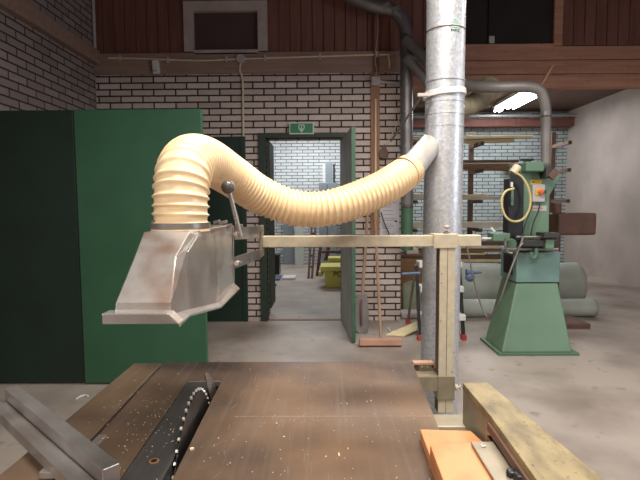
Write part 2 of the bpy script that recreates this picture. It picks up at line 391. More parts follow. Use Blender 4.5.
# ---- closed dark green door left of it
x0 = P(140,230,YW).x; x1 = P(247,230,YW).x; zt = P(225,137,YW).z
d2 = MB().box((x0, YW-.035, 0.0), (x1, YW-.001, zt))
d2o = struct(d2.build('door_2', 'green_dark', bevel=.004), 'dark green door in the brick wall behind the hose')
MB().box((x1-.05, YW-.045, 0), (x1, YW-.035, zt)).build('frame', 'green_dark', d2o, bevel=.003)
# ---- big green folding door on the left
Yp = PZ(81,385,0).y+.0
pa, pb = P(81.5,300,Yp), P(207,361,Yp)
ptop = P(150,109,Yp).z
d3 = MB().box((pa.x, Yp, .015), (pb.x, Yp+.045, ptop))
d3o = struct(d3.build('door_3', 'green_panel', bevel=.004), 'large flat green folding door leaf at the left')
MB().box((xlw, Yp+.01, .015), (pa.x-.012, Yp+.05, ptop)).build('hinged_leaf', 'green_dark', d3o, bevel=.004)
MB().box((pa.x-.012, Yp+.012, .015), (pa.x, Yp+.03, ptop)).build('hinge_strip', 'black', d3o)

# ================================================================== SERVICES ON THE WALL
yw = YW-.045
ct = MB(); pts = [P(108,58,yw),P(140,58.5,yw),P(200,60.5,yw),P(238,59,yw),P(300,57,yw),P(382,54.5,yw),P(388,56,yw),P(389.5,61,yw),P(389.5,68,yw)]
t = thing('electrical_conduit', P(240,59,yw), 'thin cream conduit running along the brown beam with small clips', 'conduit')
MB().tube(pts, .009, 8, .04).build('pipe', 'cream_pvc', t, smooth=True)
for px,py in ((120,58),(168,60),(226.5,59.3),(265,58),(320,56.5),(377,54.5)):
    p = P(px,py,yw); MB().box((p.x-.012,p.y-.014,p.z-.028),(p.x+.012,YW-.031,p.z+.028)).build('clip', 'white_frame', t, bevel=.002)
p = P(156,67,yw-.01)
t = thing('wall_sensor', p, 'small white wall unit on the brown beam left of the hose', 'sensor')
MB().obox(p,(.07,.045,.135),(0,R(-4),0)).build('housing','white',t,bevel=.01)
MB().box((p.x-.02,p.y-.03,p.z-.055),(p.x+.015,p.y-.02,p.z-.035)).build('button','plastic_grey',t,bevel=.002)
p = P(241,59,yw)
t = thing('junction_box', p, 'round junction box on the beam with conduit running down to the left of the doorway', 'junction box')
MB().cyl((p.x,p.y-.03,p.z),(p.x,YW-.03,p.z),.045,n=20).build('housing','plastic_grey',t,bevel=.004)
t = MB().tube([P(241,62,YW-.03), P(239.5,70,YW-.035),P(242.5,80,YW-.02),P(243,110,YW-.012),P(243.5,160,YW-.012),P(244,255,YW-.012)],.011,8,.05).build('cable', 'cream_pvc', smooth=True)
tag(t,'pinkish cable drop down the brick between the dark green door and the doorway','cable')
# batten with conduit and square junction box
xa, xb = P(370.5,120,YW).x, P(379.5,120,YW).x
t = thing('wall_batten', (xa,YW-.02,0), 'brown vertical wooden batten on the brick wall right of the doorway', 'batten')
MB().box((xa,YW-.022,P(375,242,YW).z),(xb,YW-.001,P(375,70,YW).z)).build('board','batten',t,bevel=.003)
MB().box((xa+.03,YW-.055,zbeam0),(xb-.01,YW-.031,P(375,2,YW).z)).build('upper_board','plank',t,bevel=.003)
MB().tube([P(375.5,99,YW-.032),P(375.5,225,YW-.032)],.011,8,.2).build('conduit','cream_pvc',t,smooth=True)
p = P(375.5,81,YW-.06)
t = thing('junction_box', p, 'square grey junction box on the batten with a cable going right', 'junction box')
MB().box((p.x-.045,p.y-.02,p.z-.045),(p.x+.045,YW-.023,p.z+.045)).build('housing','plastic_grey',t,bevel=.008)
MB().box((p.x-.035,p.y-.026,p.z-.035),(p.x+.035,p.y-.02,p.z+.035)).build('lid','white_frame',t,bevel=.004)
MB().tube([P(379,81.5,YW-.06),P(390,82.5,YW-.05),P(402,83.5,YW-.05)],.014,8,.04).build('cable','plastic_grey',t,smooth=True)
MB().tube([P(375.5,77,YW-.06),P(377,70,YW-.06),P(375,60,YW-.06),P(377,40,YW-.06),P(378,25,YW-.06),P(377,10,YW-.05)],.004,6,.04).build('wire','white_frame',t,smooth=True)
# exit sign
a, b = P(289.5,135,YW), P(314,123,YW); ys = YW-.05
t = thing('exit_sign', (a.x,ys,a.z), 'green emergency exit sign with a white downward arrow above the doorway', 'sign')
MB().box((a.x,ys,a.z),(b.x,YW-.0,b.z)).build('plate','sign_white',t,bevel=.004)
fce=MB().box((a.x+.012,ys-.004,a.z+.012),(b.x-.012,ys,b.z-.012)).build('face','sign_green',t)
cx, cz = (a.x+b.x)/2, (a.z+b.z)/2; y = ys-.006
pic = MB(); hw, hh = .032, .038
def q(x0,z0,x1,z1): pic.box((cx+x0,y,cz+z0),(cx+x1,y+.003,cz+z1))
q(-hw,.0,-hw+.009,hh); q(hw-.009,0,hw,hh); q(-hw,hh-.009,hw,hh)
pic.prism([(cx-hw,y,cz),(cx-hw+.012,y,cz),(cx,y,cz-.03),(cx+hw-.012,y,cz),(cx+hw,y,cz),(cx,y,cz-.046)],(0,.003,0))
q(-.005,-.012,.005,.022); pic.prism([(cx-.015,y,cz-.006),(cx+.015,y,cz-.006),(cx,y,cz-.024)],(0,.003,0))
pic.build('pictogram','sign_white',fce)
# poster
a, b = P(380,235,YW), P(399.5,182,YW)
t = thing('paper_notice', (a.x,YW-.006,a.z), 'white paper notice on the brick wall beside the grey duct', 'notice')
MB().box((a.x,YW-.008,a.z-.05),(b.x,YW-.002,b.z)).build('sheet','paper',t)
ln = MB(); random.seed(3)
zz = b.z-.08
while zz > a.z:
    l = random.uniform(.5,.95)*(b.x-a.x-.05); ln.box((a.x+.025,YW-.0095,zz),(a.x+.025+l,YW-.008,zz+.006)); zz -= random.choice((.022,.022,.04))
ln.build('printed_lines','ink',t)
MB().box((b.x-.05,YW-.0095,P(390,222,YW).z),(b.x-.025,YW-.008,P(390,220.5,YW).z)).build('stamp','black',t)
t = MB().tube([P(381,212,YW-.05),P(384,222,YW-.05),P(390,236,YW-.05),P(394,246,YW-.05)],.006,6,.04).build('cable','rubber',smooth=True)
tag(t,'thin dark cable hanging diagonally across the paper notice','cable')
# hanging hand brush with its cord
t = thing('hand_brush', P(383,152,YW-.05), 'brown triangular brush hanging on the brick wall beside the batten', 'brush')
MB().prism([P(380,158,YW-.05),P(379,152,YW-.05),P(384.5,144,YW-.05),P(389,154,YW-.05),P(387,159,YW-.05)],(0,.035,0)).build('block','rust',t,bevel=.004)
MB().tube([P(384.5,145,YW-.04),P(390,138,YW-.04),P(398,122,YW-.04),P(399,119,YW-.04)],.004,6,.05).build('cord','cream_pvc',t)

# ================================================================== DUCTS AT THE BACK WALL
yd = 4.9; rd = .062
t = thing('extraction_duct', P(406,150,yd), 'dark grey round duct running down the corner of the brick wall', 'duct')
MB().tube([P(342,-8,yd),P(360,1,yd),P(378,7,yd),P(392,10,yd),P(401,17,yd),P(405.5,30,yd),P(406.3,50,yd),P(406.5,120,yd),P(407,208,yd)],rd,18,.05).build('pipe','galv_dull',t,smooth='all')
for py in (36,54,84,112,147): 
    p = P(406.2,py,yd); MB().cyl((p.x,p.y,p.z-.012),(p.x,p.y,p.z+.012),rd+.006).build('joint_ring','galv_dull',t,smooth=True)
for (ax,ay),(bx,by) in (((384,6),(386,9)),((394,9),(396,13))):
    c0,c1=P(ax,ay,yd),P(bx,by,yd); MB().cyl(c0,c1,rd+.007).build('joint_ring','galv_grey',t,smooth=True)
c = P(407,208,yd); MB().cyl(c,P(407,250,yd),rd*.98).build('green_sleeve','leaf_green',t,smooth=True)
MB().box((c.x-.01,yd+.05,P(407,230,yd).z),(c.x+.02,YW,P(407,226,yd).z)).build('wall_bracket','steel',t)
# two sloping ducts
p0=P(404,38,4.85); pth=[p0,P(420,54,4.75),P(440,74,4.6),P(468,85,4.4),P(500,87,4.2),P(530,87,4.12),P(541,92,4.12),P(545.5,106,4.12),P(546,125,4.14),P(545.5,168,4.15)]
t = thing('machine_duct', P(470,86,4.4), 'brown grey duct crossing above the store opening and bending down into the green machine', 'duct')
MB().tube(pth,lambda s,L:.052-.014*min(1,max(0,(s-.9)/1.2)),16,.05).build('pipe','galv_grey',t,smooth='all')
c=P(546,112,4.12); MB().cyl(c,P(546,116,4.12),.045).build('clamp_ring','galv_dull',t,smooth=True)
t = thing('branch_duct', P(440,97,4.6), 'sloping grey duct with cream flexible bend behind the galvanised column', 'duct')
MB().tube([P(405,56,4.8),P(420,73,4.75),P(440,96,4.65)],.048,16,.05).build('pipe','galv_grey',t,smooth='all')
MB().tube([P(438,94,4.65),P(452,105,4.6),P(468,106,4.6),P(480,99,4.6),P(487,91,4.62),P(490,84,4.66)],lambda s,L:.092+.003*math.cos(s*2*math.pi/.06),18,.007).build('flexible_bend','grey_beige',t,smooth='all')
t = MB().bar(P(537.5,91,4.3),P(552,66,4.3),.035,.02).build('wooden_stick','batten',bevel=.003)
tag(t,'short brown wooden stick leaning beside the duct above the green machine','stick')
t = MB().tube([P(391,141,4.6),P(422,96,4.0)],.010,8,.2).build('metal_rod','galv_grey',smooth=True)
tag(t,'thin grey rod slanting up from the brick wall to the galvanised column','rod')

# ================================================================== STORE: LIGHTS, RACK, BOARDS
def luminaire(x, ya, yb, z, label, lit=True, w=.16):
    t = thing('ceiling_light', (x,(ya+yb)/2,z), label, 'ceiling light', 'long fluorescent lights in the timber store')
    MB().box((x-w/2,ya,z-.05),(x+w/2,yb,z)).build('housing','white',t,bevel=.006)
    for s in ((-.04,.04) if w<.3 else (-.15,-.05,.05,.15)):
        MB().cyl((x+s,ya+.03,z-.068),(x+s,yb-.03,z-.068),.014,n=12).build('tube','tube_on',t,smooth=True)
    return t
for (px0,py0),ln_,lab in (((520,98),1.2,'bright long fluorescent light on the store ceiling, nearest to the opening'),):
    p = PZ(531,94,CS-.06); luminaire(p.x, p.y-.1, p.y+1.1, CS, lab, w=.42)
p = PZ(503,109,CS-.06); luminaire(PZ(528,94,CS-.06).x, PZ(528,94,CS-.06).y+1.15, YS-.4, CS, 'long fluorescent light on the store ceiling, the farther one', w=.14)
YK = 7.3
ra = thing('timber_rack', (P(476,200,YK).x,YK,0), 'dark steel rack carrying boards in front of the cool brick wall', 'rack')
zt = P(476,130,YK).z
for px in (413,476,560):
    x = P(px,200,YK).x
    MB().box((x-.035,YK+.25,0),(x+.035,YK+.32,zt)).build('upright','wood_dark',ra,bevel=.004)
lv = [143.5,170,200,228,268]
for py in lv:
    z = P(476,py,YK).z
    for px in (413,476,560):
        x = P(px,200,YK).x; MB().box((x-.025,YK-.25,z-.05),(x+.025,YK+.26,z)).build('arm','wood_dark',ra)
def board(px0,px1,py0,py1,Y,m,label,dep=.18,tilt=0,nm='timber_board'):
    a=P(px0,py1,Y); b=P(px1,py1+tilt,Y); th=max(.012,P(px0,py0,Y).z-a.z)
    o=MB().prism([a,b,b+Vector((0,0,th)),a+Vector((0,0,th))],(0,dep,0)).build(nm,m,bevel=.003,seg=1)
    tag(o,label,'board','boards lying on the timber rack'); return o
board(404,514,141.2,143.8,YK-.1,'wood_yellow','yellowish board on the top arm of the rack, lowest of its pile',tilt=-2.4)
board(404,534,138.4,140.2,YK-.12,'wood_pale','pale board lying second from top on the top arm of the rack',dep=.15,tilt=-2.6)
board(404,533.5,136.4,138.2,YK-.12,'wood_yellow','yellow board topmost of the pile on the top arm of the rack',dep=.12,tilt=-1.6)
board(404,519,161,163,YK-.1,'wood_dark','thin dark board above the brown plank on the second level of the rack',tilt=-1.2)
board(404,520,163.2,164.6,YK-.14,'wood_pale','thin pale grey board between dark board and brown plank on the second level',dep=.2,tilt=-.6)
board(404,513,165,169.5,YK-.15,'wood_brown','thick brown plank on the second level of the rack')
board(404,488,194.2,196,YK-.12,'wood_yellow','short pale yellow board topmost on the third level of the rack')
board(404,509,196.2,199.6,YK-.15,'wood_pale','pale plank underneath a shorter one on the third level of the rack')
board(404,512,222,227.5,YK-.2,'wood_pale','whitish plank on the fourth level just above the machine table height')
lowb = [(404,505,262.5,267,'wood_pale','pale plank at the very bottom of the lowest pile'),(404,500,258.8,262,'wood_yellow','light yellow board second from the bottom of the lowest pile'),
 (404,508,255.4,258.3,'wood_dark','dark board in the middle of the lowest pile'),(404,485,252.6,255,'wood_yellow','short light board with a blunt end in the lowest pile'),
 (404,506,249,252,'wood_brown','brown board third from the top of the lowest pile'),(404,500,246,248.6,'wood_pale','pale board second from the top of the lowest pile'),(404,504,241.5,245.6,'wood_dark','dark brown plank on top of the lowest pile')]
for i,(a,b,c,d,m,l) in enumerate(lowb): board(a,b,c,d,YK-.3-(i%3)*.04,m,l)
# small tool box on the wall shelf beyond
t = thing('wall_shelf', P(520,164,8.6), 'short pale shelf on the cool brick wall behind the green machine', 'shelf')
a,b=P(508,166,8.9),P(541,163,8.9); MB().box((a.x,8.85,a.z-.02),(b.x,YS,a.z+.02)).build('board','wood_pale',t)
t2 = thing('small_vice', P(528,160,8.95), 'small dark tool standing on the pale shelf behind the green machine', 'tool')
c=P(527,160,9.0); MB().box((c.x-.06,8.95,a.z+.02),(c.x+.06,9.05,a.z+.1)).build('body','rubber',t2,bevel=.01); MB().cyl((c.x-.12,9.0,a.z+.12),(c.x+.12,9.0,a.z+.12),.02).build('bar','rubber',t2)

# rolls
def roll(px0,px1,pyt,pyb,yc,label):
    r = (P(480,pyt,yc).z-P(480,pyb,yc).z)/2; x0=P(px0,300,yc).x; x1=x0+1.5
    t = thing('foam_roll', ((x0+x1)/2,yc,0), label, 'roll', 'grey green rolls lying on the floor')
    q_=MB().tube([(x0,yc,r),(x0+.4,yc,r),(x1,yc,r)],lambda s,L:r*(1+.02*math.sin(s*9)),28,.06); q_.build('sheet','roll',t,smooth='all')
    MB().cyl((x0-.004,yc,r),(x0+.01,yc,r),r*.45).build('core','roll_dark',t)
    for sx in (.55,):
        MB().cyl((x0+sx-.006,yc,r),(x0+sx+.006,yc,r),r*1.025,n=28).build('strap','roll_dark',t,smooth=True)
roll(455,520,268,309,5.95,'thick grey green roll on the floor, the larger of the two')
roll(458,520,308.5,326,5.28,'thin grey green roll on the floor in front of the thick one')
# olive tub left of the galvanised column
t = thing('olive_sack', (P(410,300,5.7).x,5.7,0), 'olive grey sack leaning behind the step ladder left of the galvanised column', 'sack')
sk=MB(); a=P(403,318,5.6); b=P(419,316,5.6)
sk.poly([P(403,320,5.6),P(420,320,5.5),P(421,285,5.6),P(411,280,5.7),P(402,287,5.7),P(403,316,5.95),P(420,316,5.95),P(421,284,5.95),P(402,284,5.95)],[(0,1,2,3,4),(5,8,7,6),(0,5,6,1),(1,6,7,2),(2,7,3),(3,7,8),(3,8,4),(4,8,5,0)])
sk.build('cloth','sack',t,bevel=.03)
for (px,py,w_,h_,m,nm,lab) in ((409,325,.2,.05,'plastic_grey','cardboard_sheet','grey flat piece on the floor below the olive sack'),(411,274,.16,.07,'wood_pale','cardboard_box','small pale box above the olive sack behind the galvanised column')):
    c=P(px,py,5.3); 
    if nm=='cardboard_sheet': c.z=.03
    if nm=='cardboard_box': c=Vector((P(411,274,6.5).x,6.5,P(404,258,6.2).z+.03+h_/2+.001))
    o=MB().box((c.x-w_/2,c.y-.1,max(0,c.z-h_/2)),(c.x+w_/2,c.y+.12,c.z+h_/2)).build(nm,m,bevel=.006); tag(o,lab,'box' if 'box' in nm else 'sheet')
# low shelf holding clutter behind the column
t=thing('store_cabinet',(P(412,300,6.2).x,6.2,0),'dark low cabinet in the store between brick corner and galvanised column','cabinet')
c0,c1=P(404,258,6.2),P(452,258,6.2)
MB().box((c0.x-.1,6.32,0),(c1.x,6.7,c0.z)).build('body','wood_brown',t,bevel=.006)
MB().box((c0.x-.12,6.28,c0.z),(c1.x+.02,6.75,c0.z+.03)).build('top','wood_dark',t,bevel=.004)

# ================================================================== STEP LADDER BEHIND THE COLUMN
yl = 4.38
zt = P(460,268,yl).z
t = thing('step_ladder', (P(440,340,yl).x,yl,0), 'step ladder with white treads and red feet standing behind the galvanised column', 'ladder')
xa, xb = P(420,300,yl).x, P(464,300,yl).x
for x in (xa, xb):
    MB().bar((x,yl,.03),(x,yl+.18,zt),.025,.05).build('rail','black',t,bevel=.003)
    MB().bar((x,yl+.62,.03),(x,yl+.22,zt),.02,.035).build('rear_rail','galv_grey',t,bevel=.003)
    for yy in (yl,yl+.62): MB().box((x-.022,yy-.035,0),(x+.022,yy+.035,.05)).build('foot','red',t,bevel=.006)
for k,py in enumerate((318,291,267)):
    z=P(460,py,yl).z; yy=yl+.18*(z/zt)
    MB().box((xa+.01,yy-.09,z-.02),(xb+.012,yy+.09,z+.035)).build('tread','white',t,bevel=.008)
# blue handled clamps either side
for (pa_,pb_,lab,yy) in (((402,274),(420,273),'blue grey clamp bar poking out left of the galvanised column',4.34),((466,272),(482,272.5),'blue grey pointed tool resting right of the galvanised column',4.34)):
    t=thing('hand_tool',P(*pa_,yy),lab,'tool')
    a,b=P(*pa_,yy),P(*pb_,yy)
    if pa_[0]>440:
        MB().cyl(a,b,.028,.006).build('cone','blue',t,smooth=True); MB().ball(P(470,277,yy),.045,(1,.6,1)).build('body','blue',t,smooth='all')
    else:
        MB().cyl(a,b,.014).build('bar','blue',t,smooth=True)

# ================================================================== BROOM, SHOVEL, YELLOW BOARD
t = thing('push_broom', (P(381,345,4.5).x,4.5,0), 'wide push broom leaning on the brick wall with its reddish wooden head on the floor', 'broom')
a=PZ(359.5,347.5,0); b=PZ(402,346.5,0); yy=a.y; hz=P(380,339.5,yy).z
MB().box((a.x,yy,.014),(b.x,yy+.07,hz)).build('head','broomwood',t,bevel=.006)
MB().box((a.x+.01,yy+.005,0),(b.x-.01,yy+.065,.014)).build('bristles','bristle',t)
MB().tube([P(381,340,yy+.04),Vector((P(374,235,YW).x,YW-.03,P(374,205,YW).z))],.014,10,.3).build('handle','handle',t,smooth=True)
t = thing('shovel', (P(363,333,4.75).x,4.75,0), 'shovel with a brown handle standing between the grey door leaf and the broom', 'shovel')
yy=PZ(363,334,0).y
MB().tube([P(362,300,yy+.1),Vector((P(368,235,YW).x,YW-.03,P(365,205,YW).z))],.016,10,.3).build('handle','handle',t,smooth=True)
bl=MB(); pts=[P(356.5,294,yy+.06),P(367,294,yy+.06),P(369,315,yy+.03),P(368,331,yy),P(362,335,yy),P(356,331,yy),P(355,315,yy+.03)]
bl.prism(pts,(0,.006,0)).build('shovel_blade','galv_grey',t,bevel=.002)
MB().tube([P(361.5,325,yy),P(361,306,yy+.03),P(362,296,yy+.09)],.012,8,.05).build('socket','rust',t,smooth=True)
t = MB(); a,b,c,d=PZ(386,336,.0),PZ(417,327,.0),PZ(421,333,.0),PZ(404,337,.0)
t.prism([a+Vector((0,0,.004)),b+Vector((0,0,.05)),c+Vector((0,0,.05)),d+Vector((0,0,.004))],(0,0,.012))
tag(t.build('yellow_board','wood_yellow'),'yellow wedge shaped board lying on the floor beside the broom head','board')
t=MB().tube([PZ(388,328,.01),PZ(391,332,.01),PZ(396,331,.01),PZ(398,335,.01)],.008,6,.04).build('cable_end','wood_pale',smooth=True); tag(t,'short pale offcut lying on the floor between brick wall and broom head','offcut')
t=MB().tube([PZ(76,399,.006),PZ(81,396,.006),PZ(85,395,.006),PZ(88,396,.006)],.006,6,.03).build('floor_cable','white',smooth=True); tag(t,'white cable end on the floor left of the saw table','cable')

# ================================================================== THINGS SEEN THROUGH THE DOORWAY
# yellow tub
yy=PZ(330,288,0).y; a=P(322,287,yy); b=P(343,287,yy)
t = thing('yellow_tub', ((a.x+b.x)/2,yy,0), 'yellow green plastic tub with a wide rim on the floor beyond the doorway', 'tub')
zt=P(330,269,yy).z; zr=P(330,266,yy).z; w=.42
x0,x1=P(324.5,287,yy).x,P(324.5,287,yy).x+.5
MB().poly([(x0+.02,yy,0),(x1-.02,yy,0),(x1-.02,yy+.36,0),(x0+.02,yy+.36,0),(x0-.01,yy-.02,zt),(x1+.01,yy-.02,zt),(x1+.01,yy+.38,zt),(x0-.01,yy+.38,zt)],[(0,3,2,1),(0,1,5,4),(1,2,6,5),(2,3,7,6),(3,0,4,7)]).build('body','tub',t,bevel=.01)
MB().box((x0-.06,yy-.06,zt-.03),(x1+.06,yy+.42,zr)).build('rim','tub',t,bevel=.012)
MB().box((x0-.09,yy+.05,zt-.12),(x0-.03,yy+.2,zt-.05)).build('handle','tub',t,bevel=.01)
fo=text_mesh('lettering','PO',.11,.002,'black')
fo.parent=t; q0=P(333,276.5,yy-.03); fo.location=q0-ORI[t.name]; fo.rotation_euler=(R(90),0,0)
# ladder and chair like brown frames
yy=7.6
t = thing('wooden_ladder', (P(315,278,yy).x,yy,0), 'brown wooden ladder leaning beyond the doorway left of the yellow tub', 'ladder')
for a,b in (((308.5,278.5),(313,240)),((312,278.5),(317,240)),):
    q0=PZ(a[0],a[1],0); MB().bar(q0,P(b[0],b[1]-35,q0.y+.7),.035,.035).build('rail','rust',t)
q0=PZ(310,278.5,0); 
for k in range(1,7):
    z=.25*k; f=z/1.35; MB().bar(PZ(308.5,278.5,0).lerp(P(313,205,q0.y+.7),f*.8),PZ(312,278.5,0).lerp(P(317,205,q0.y+.7),f*.8),.02,.03).build('rung','rust',t)
t = thing('wooden_trestle', (P(322,276,8).x,8,0), 'dark brown trestle standing behind the yellow tub', 'trestle')
for a,b in (((317,276),(322,235)),((321,276),(332,235)),((330,271),(326,235))):
    q0=PZ(a[0],a[1],0); MB().bar(q0,P(b[0],b[1],q0.y+.2),.04,.04).build('leg','rust',t)
for py in (243,252): MB().bar(P(318,py,8),P(345,py,8),.04,.04).build('rail','rust',t)
q0=P(334,259,8.1); o=MB().box((q0.x-.1,8.0,q0.z-.04),(q0.x+.2,8.3,q0.z+.03)).build('yellow_box','tub',bevel=.01); tag(o,'small yellow box resting on the trestle above the yellow tub','box')
MB().bar(P(320,262.5,8),P(345,262.5,8),.3,.03).build('rail','rust',t)
# flat items, black bag, panels
o=MB().box((PZ(285,275,0).x,7.95,0),(PZ(297,275,0).x,8.3,.04)).build('white_tray','white',bevel=.006); tag(o,'white flat tray on the floor beyond the doorway','tray')
o=MB().box((PZ(272,275,0).x,7.9,0),(PZ(283,275,0).x,8.35,.03)).build('dark_mat','blue',bevel=.006); tag(o,'dark blue flat sheet on the floor left of the white tray','sheet')
yy=8.6; a,b=P(271,272,yy),P(279,256,yy); t=thing('black_crate',(a.x,yy,0),'black crate standing near the left edge of the doorway opening in the far room','crate')
MB().box((a.x,yy,.0),(b.x,yy+.3,b.z)).build('body','black',t,bevel=.01); MB().box((a.x-.01,yy-.01,b.z),(b.x+.01,yy+.31,b.z+.03)).build('rim','rubber',t,bevel=.006)
k=0
for px0,px1,pt,pb,m,lab in ((283,294,200,262,'panel_cool','grey panel leaning on the far room wall, left of the greenish one'),(294.5,304,200,265,'leaf_grey','greenish grey panel leaning on the far room wall, right of the grey one')):
    yy=PZ(290,pb,0).y-.1; yy=min(yy,10.1); a=P(px0,pt,yy); b=P(px1,pb,yy)
    o=MB().box((a.x,yy,0),(b.x,yy+.05,a.z)).build('leaning_panel',m,bevel=.004); tag(o,lab,'panel')
yy=9.9
t=thing('stacked_cupboard',(P(330,250,yy).x,yy,0),'grey cupboard against the white brick wall with sheets standing on it','cupboard')
a=P(319,183,yy); b=P(337,183,yy)
MB().box((a.x,yy-.1,0.02),(b.x,yy+.4-.02,a.z)).build('body','panel_cool',t,bevel=.006); MB().box((a.x+.16,yy-.11,.05),(a.x+.17,yy-.1,a.z-.03)).build('door_gap','black',t)
for px0,px1,py,m,lab in ((322.5,325,163.5,'white','narrow white sheet standing on the far cupboard'),(325.5,332.5,162,'panel_cool','wide blue grey sheet standing on the far cupboard'),(333,335,164,'rubber','narrow dark sheet standing on the far cupboard at the right')):
    a2=P(px0,py,yy); b2=P(px1,py,yy); o=MB().box((a2.x,yy,a.z),(b2.x,yy+.03,a2.z)).build('standing_sheet',m); tag(o,lab,'sheet')
o=MB().tube([PZ(270,284,.01),PZ(273,283,.01),PZ(276,285,.01),PZ(272,287,.01)],.012,6,.03).build('floor_hose','rubber',smooth=True); tag(o,'dark bit of hose on the floor just inside the doorway','hose')

# ================================================================== GREEN MACHINE
xb0=PZ(480,341,0).x; yb0=PZ(503,356,0).y; yb1=PZ(481,341,0).y
xf=P(502.5,355,yb0).x
mc = thing('mortising_machine', ((xf+2.0)/2,yb0+.2,0), 'green floor standing woodworking machine with an orange switch beside the timber rack', 'machine')
xr=2.04; 
MB().box((xf-.03,yb0,0),(xr+.05,yb1+.05,.022)).build('base_plate','mach_side',mc,bevel=.003)
zA=P(530,283,4.07).z; zB=P(530,252,4.07).z; xt0=P(516.5,283,4.07).x; xt1=P(558,283,4.07).x
y0,y1=yb0+.02,yb1; ty0,ty1=4.07,4.42
MB().poly([(xf,y0,.02),(xr,y0,.02),(xr,y1,.02),(xf,y1,.02),(xt0,ty0,zA),(xt1,ty0,zA),(xt1,ty1,zA),(xt0,ty1,zA)],[(0,3,2,1),(4,5,6,7),(0,1,5,4),(1,2,6,5),(2,3,7,6),(3,0,4,7)]).build('pedestal','mach',mc,bevel=.012)
up=MB().box((xt0-.008,ty0-.01,zA+.006),(xt1+.008,ty1+.01,zB)); up.build('cabinet','mach_blue',mc,bevel=.006)
MB().box((xt0-.012,ty0+.07,zA+.06),(xt0-.006,ty1-.07,zB-.03)).build('side_recess','black',mc)
# work table and handwheels
zt0=P(530,243,4.05).z
MB().box((xt0+.03,ty0+.03,zB),(xt1-.03,ty1-.05,zB+.06)).build('saddle','mach_side',mc,bevel=.006)
MB().cyl(P(516,237,3.98),P(550,237,3.98),.012).build('slide_bar','steel',mc,smooth=True)
MB().cyl(P(505,249,4.0),P(558,249,4.0),.014).build('slide_bar','steel',mc,smooth=True)
MB().box((P(520,246,4.0).x,3.95,P(520,246,4.0).z),(P(556,240,4.0).x,4.25,P(520,240,4.0).z)).build('work_table','rubber',mc,bevel=.004)
c=P(549,244,3.95); MB().box((c.x-.035,3.93,c.z-.04),(c.x+.035,4.05,c.z+.04)).build('clamp_block','mach',mc,bevel=.006)
MB().box((P(544,236,3.9).x,3.9,P(544,238,3.9).z),(P(560,236,3.9).x,4.05,P(544,233,3.9).z)).build('clamp_head','rubber',mc,bevel=.004)
MB().tube([P(506,238,3.95),P(505.5,246,3.95),P(508,252,3.95),P(512,253.5,3.95)],.011,8,.02).build('hand_lever','steel',mc,smooth=True)
c=P(512,244,4.0); MB().cyl(c,c+Vector((0,.05,0)),.045).build('handwheel','mach_side',mc,bevel=.008)
MB().tube([P(514,252,3.9),P(519,247,3.85),P(523,243,3.85)],.007,8,.02).build('lever_rod','steel',mc,smooth=True)
c=P(534,254,4.0); MB().tube([P(531,252,3.97),P(532,258,3.97),P(536,256,3.97),P(536,248,3.97)],.016,8,.02).build('handle','mach_side',mc,smooth=True)
MB().cyl(P(491,228,4.0),P(494.5,232,4.0),.012).build('crank_grip','white',mc,smooth=True)
MB().box((P(491,240,4).x,3.95,P(491,241,4).z),(P(508,240,4).x,4.1,P(491,233,4).z)).build('left_vice','mach_side',mc,bevel=.008)
MB().cyl(P(482,238.5,4.0),P(500,238.5,4.0),.01).build('spindle','white',mc,smooth=True)
# column
yc0,yc1=4.12,4.38
cp=[P(523,246,yc0),P(549,246,yc0),P(549.5,196,yc0),P(560,178,yc0),P(560.5,171,yc0),P(552,170,yc0),P(549,174,yc0),P(545,166,yc0),P(521,165,yc0),P(520,172,yc0),P(523.5,178,yc0)]
MB().prism(cp,(0,yc1-yc0,0)).build('column','mach',mc,bevel=.008)
MB().box((P(524,170,4.06).x,4.02,P(524,172,4.06).z),(P(543,160,4.06).x,4.4,P(524,162,4.06).z)).build('head','mach_side',mc,bevel=.012)
MB().box((P(546,178,4.0).x,4.0,P(546,178,4.0).z),(P(554,166,4.0).x,4.3,P(546,167,4.0).z)).build('motor_block','rubber',mc,bevel=.01)
MB().bar(P(550,178,4.0),P(557,170,4.0),.03,.06).build('motor_arm','wood_dark',mc,bevel=.004)
# black slide left of the column
MB().box((P(507.5,240,4.02).x,4.02,P(510,242,4.02).z),(P(522.5,240,4.02).x,4.14,P(510,178,4.02).z)).build('slide_housing','black',mc,bevel=.008)
MB().box((P(511,206,4.0).x,4.0,P(511,206,4.0).z),(P(514.5,186,4.0).x,4.02,P(511,186,4.0).z)).build('slide_cover','mach_side',mc,bevel=.01)
MB().box((P(511,186,3.99).x,3.99,P(511,187,4.0).z),(P(512.5,186,4.0).x,4.01,P(511,182,4.0).z)).build('pointer','white',mc)
c=P(516,172,4.05); MB().cyl(P(513,173,4.05),P(518,166,4.05),.035).build('hose_socket','cream_pvc',mc,smooth=True)
# switch box etc
ysw=yc0-.03
swb=MB().box((P(532.5,202,ysw).x,ysw,P(532,202,ysw).z),(P(545,202,ysw).x,yc0,P(532,184.5,ysw).z)).build('switch_box','plastic_grey',mc,bevel=.006)
MB().box((P(535.5,195,ysw).x,ysw-.006,P(535,195.3,ysw).z),(P(542,195,ysw).x,ysw,P(535,188.8,ysw).z)).build('switch_plate','yellow',swb)
c=P(540,192,ysw); MB().cyl((c.x,ysw-.03,c.z),(c.x,ysw-.005,c.z),.021,n=20).build('switch_knob','red_orange',swb,bevel=.003)
MB().box((c.x-.026,ysw-.035,c.z-.007),(c.x+.022,ysw-.028,c.z+.007)).build('knob_grip','red_orange',swb,bevel=.002)
MB().box((P(543,192,ysw).x,ysw-.02,c.z-.012),(P(545.3,192,ysw).x,ysw,c.z+.012)).build('lock_tab','black',swb)
a,b=P(530,184.5,yc0),P(541.5,179.8,yc0); MB().box((a.x,yc0-.004,a.z),(b.x,yc0,b.z)).build('warning_label','yellow',mc)
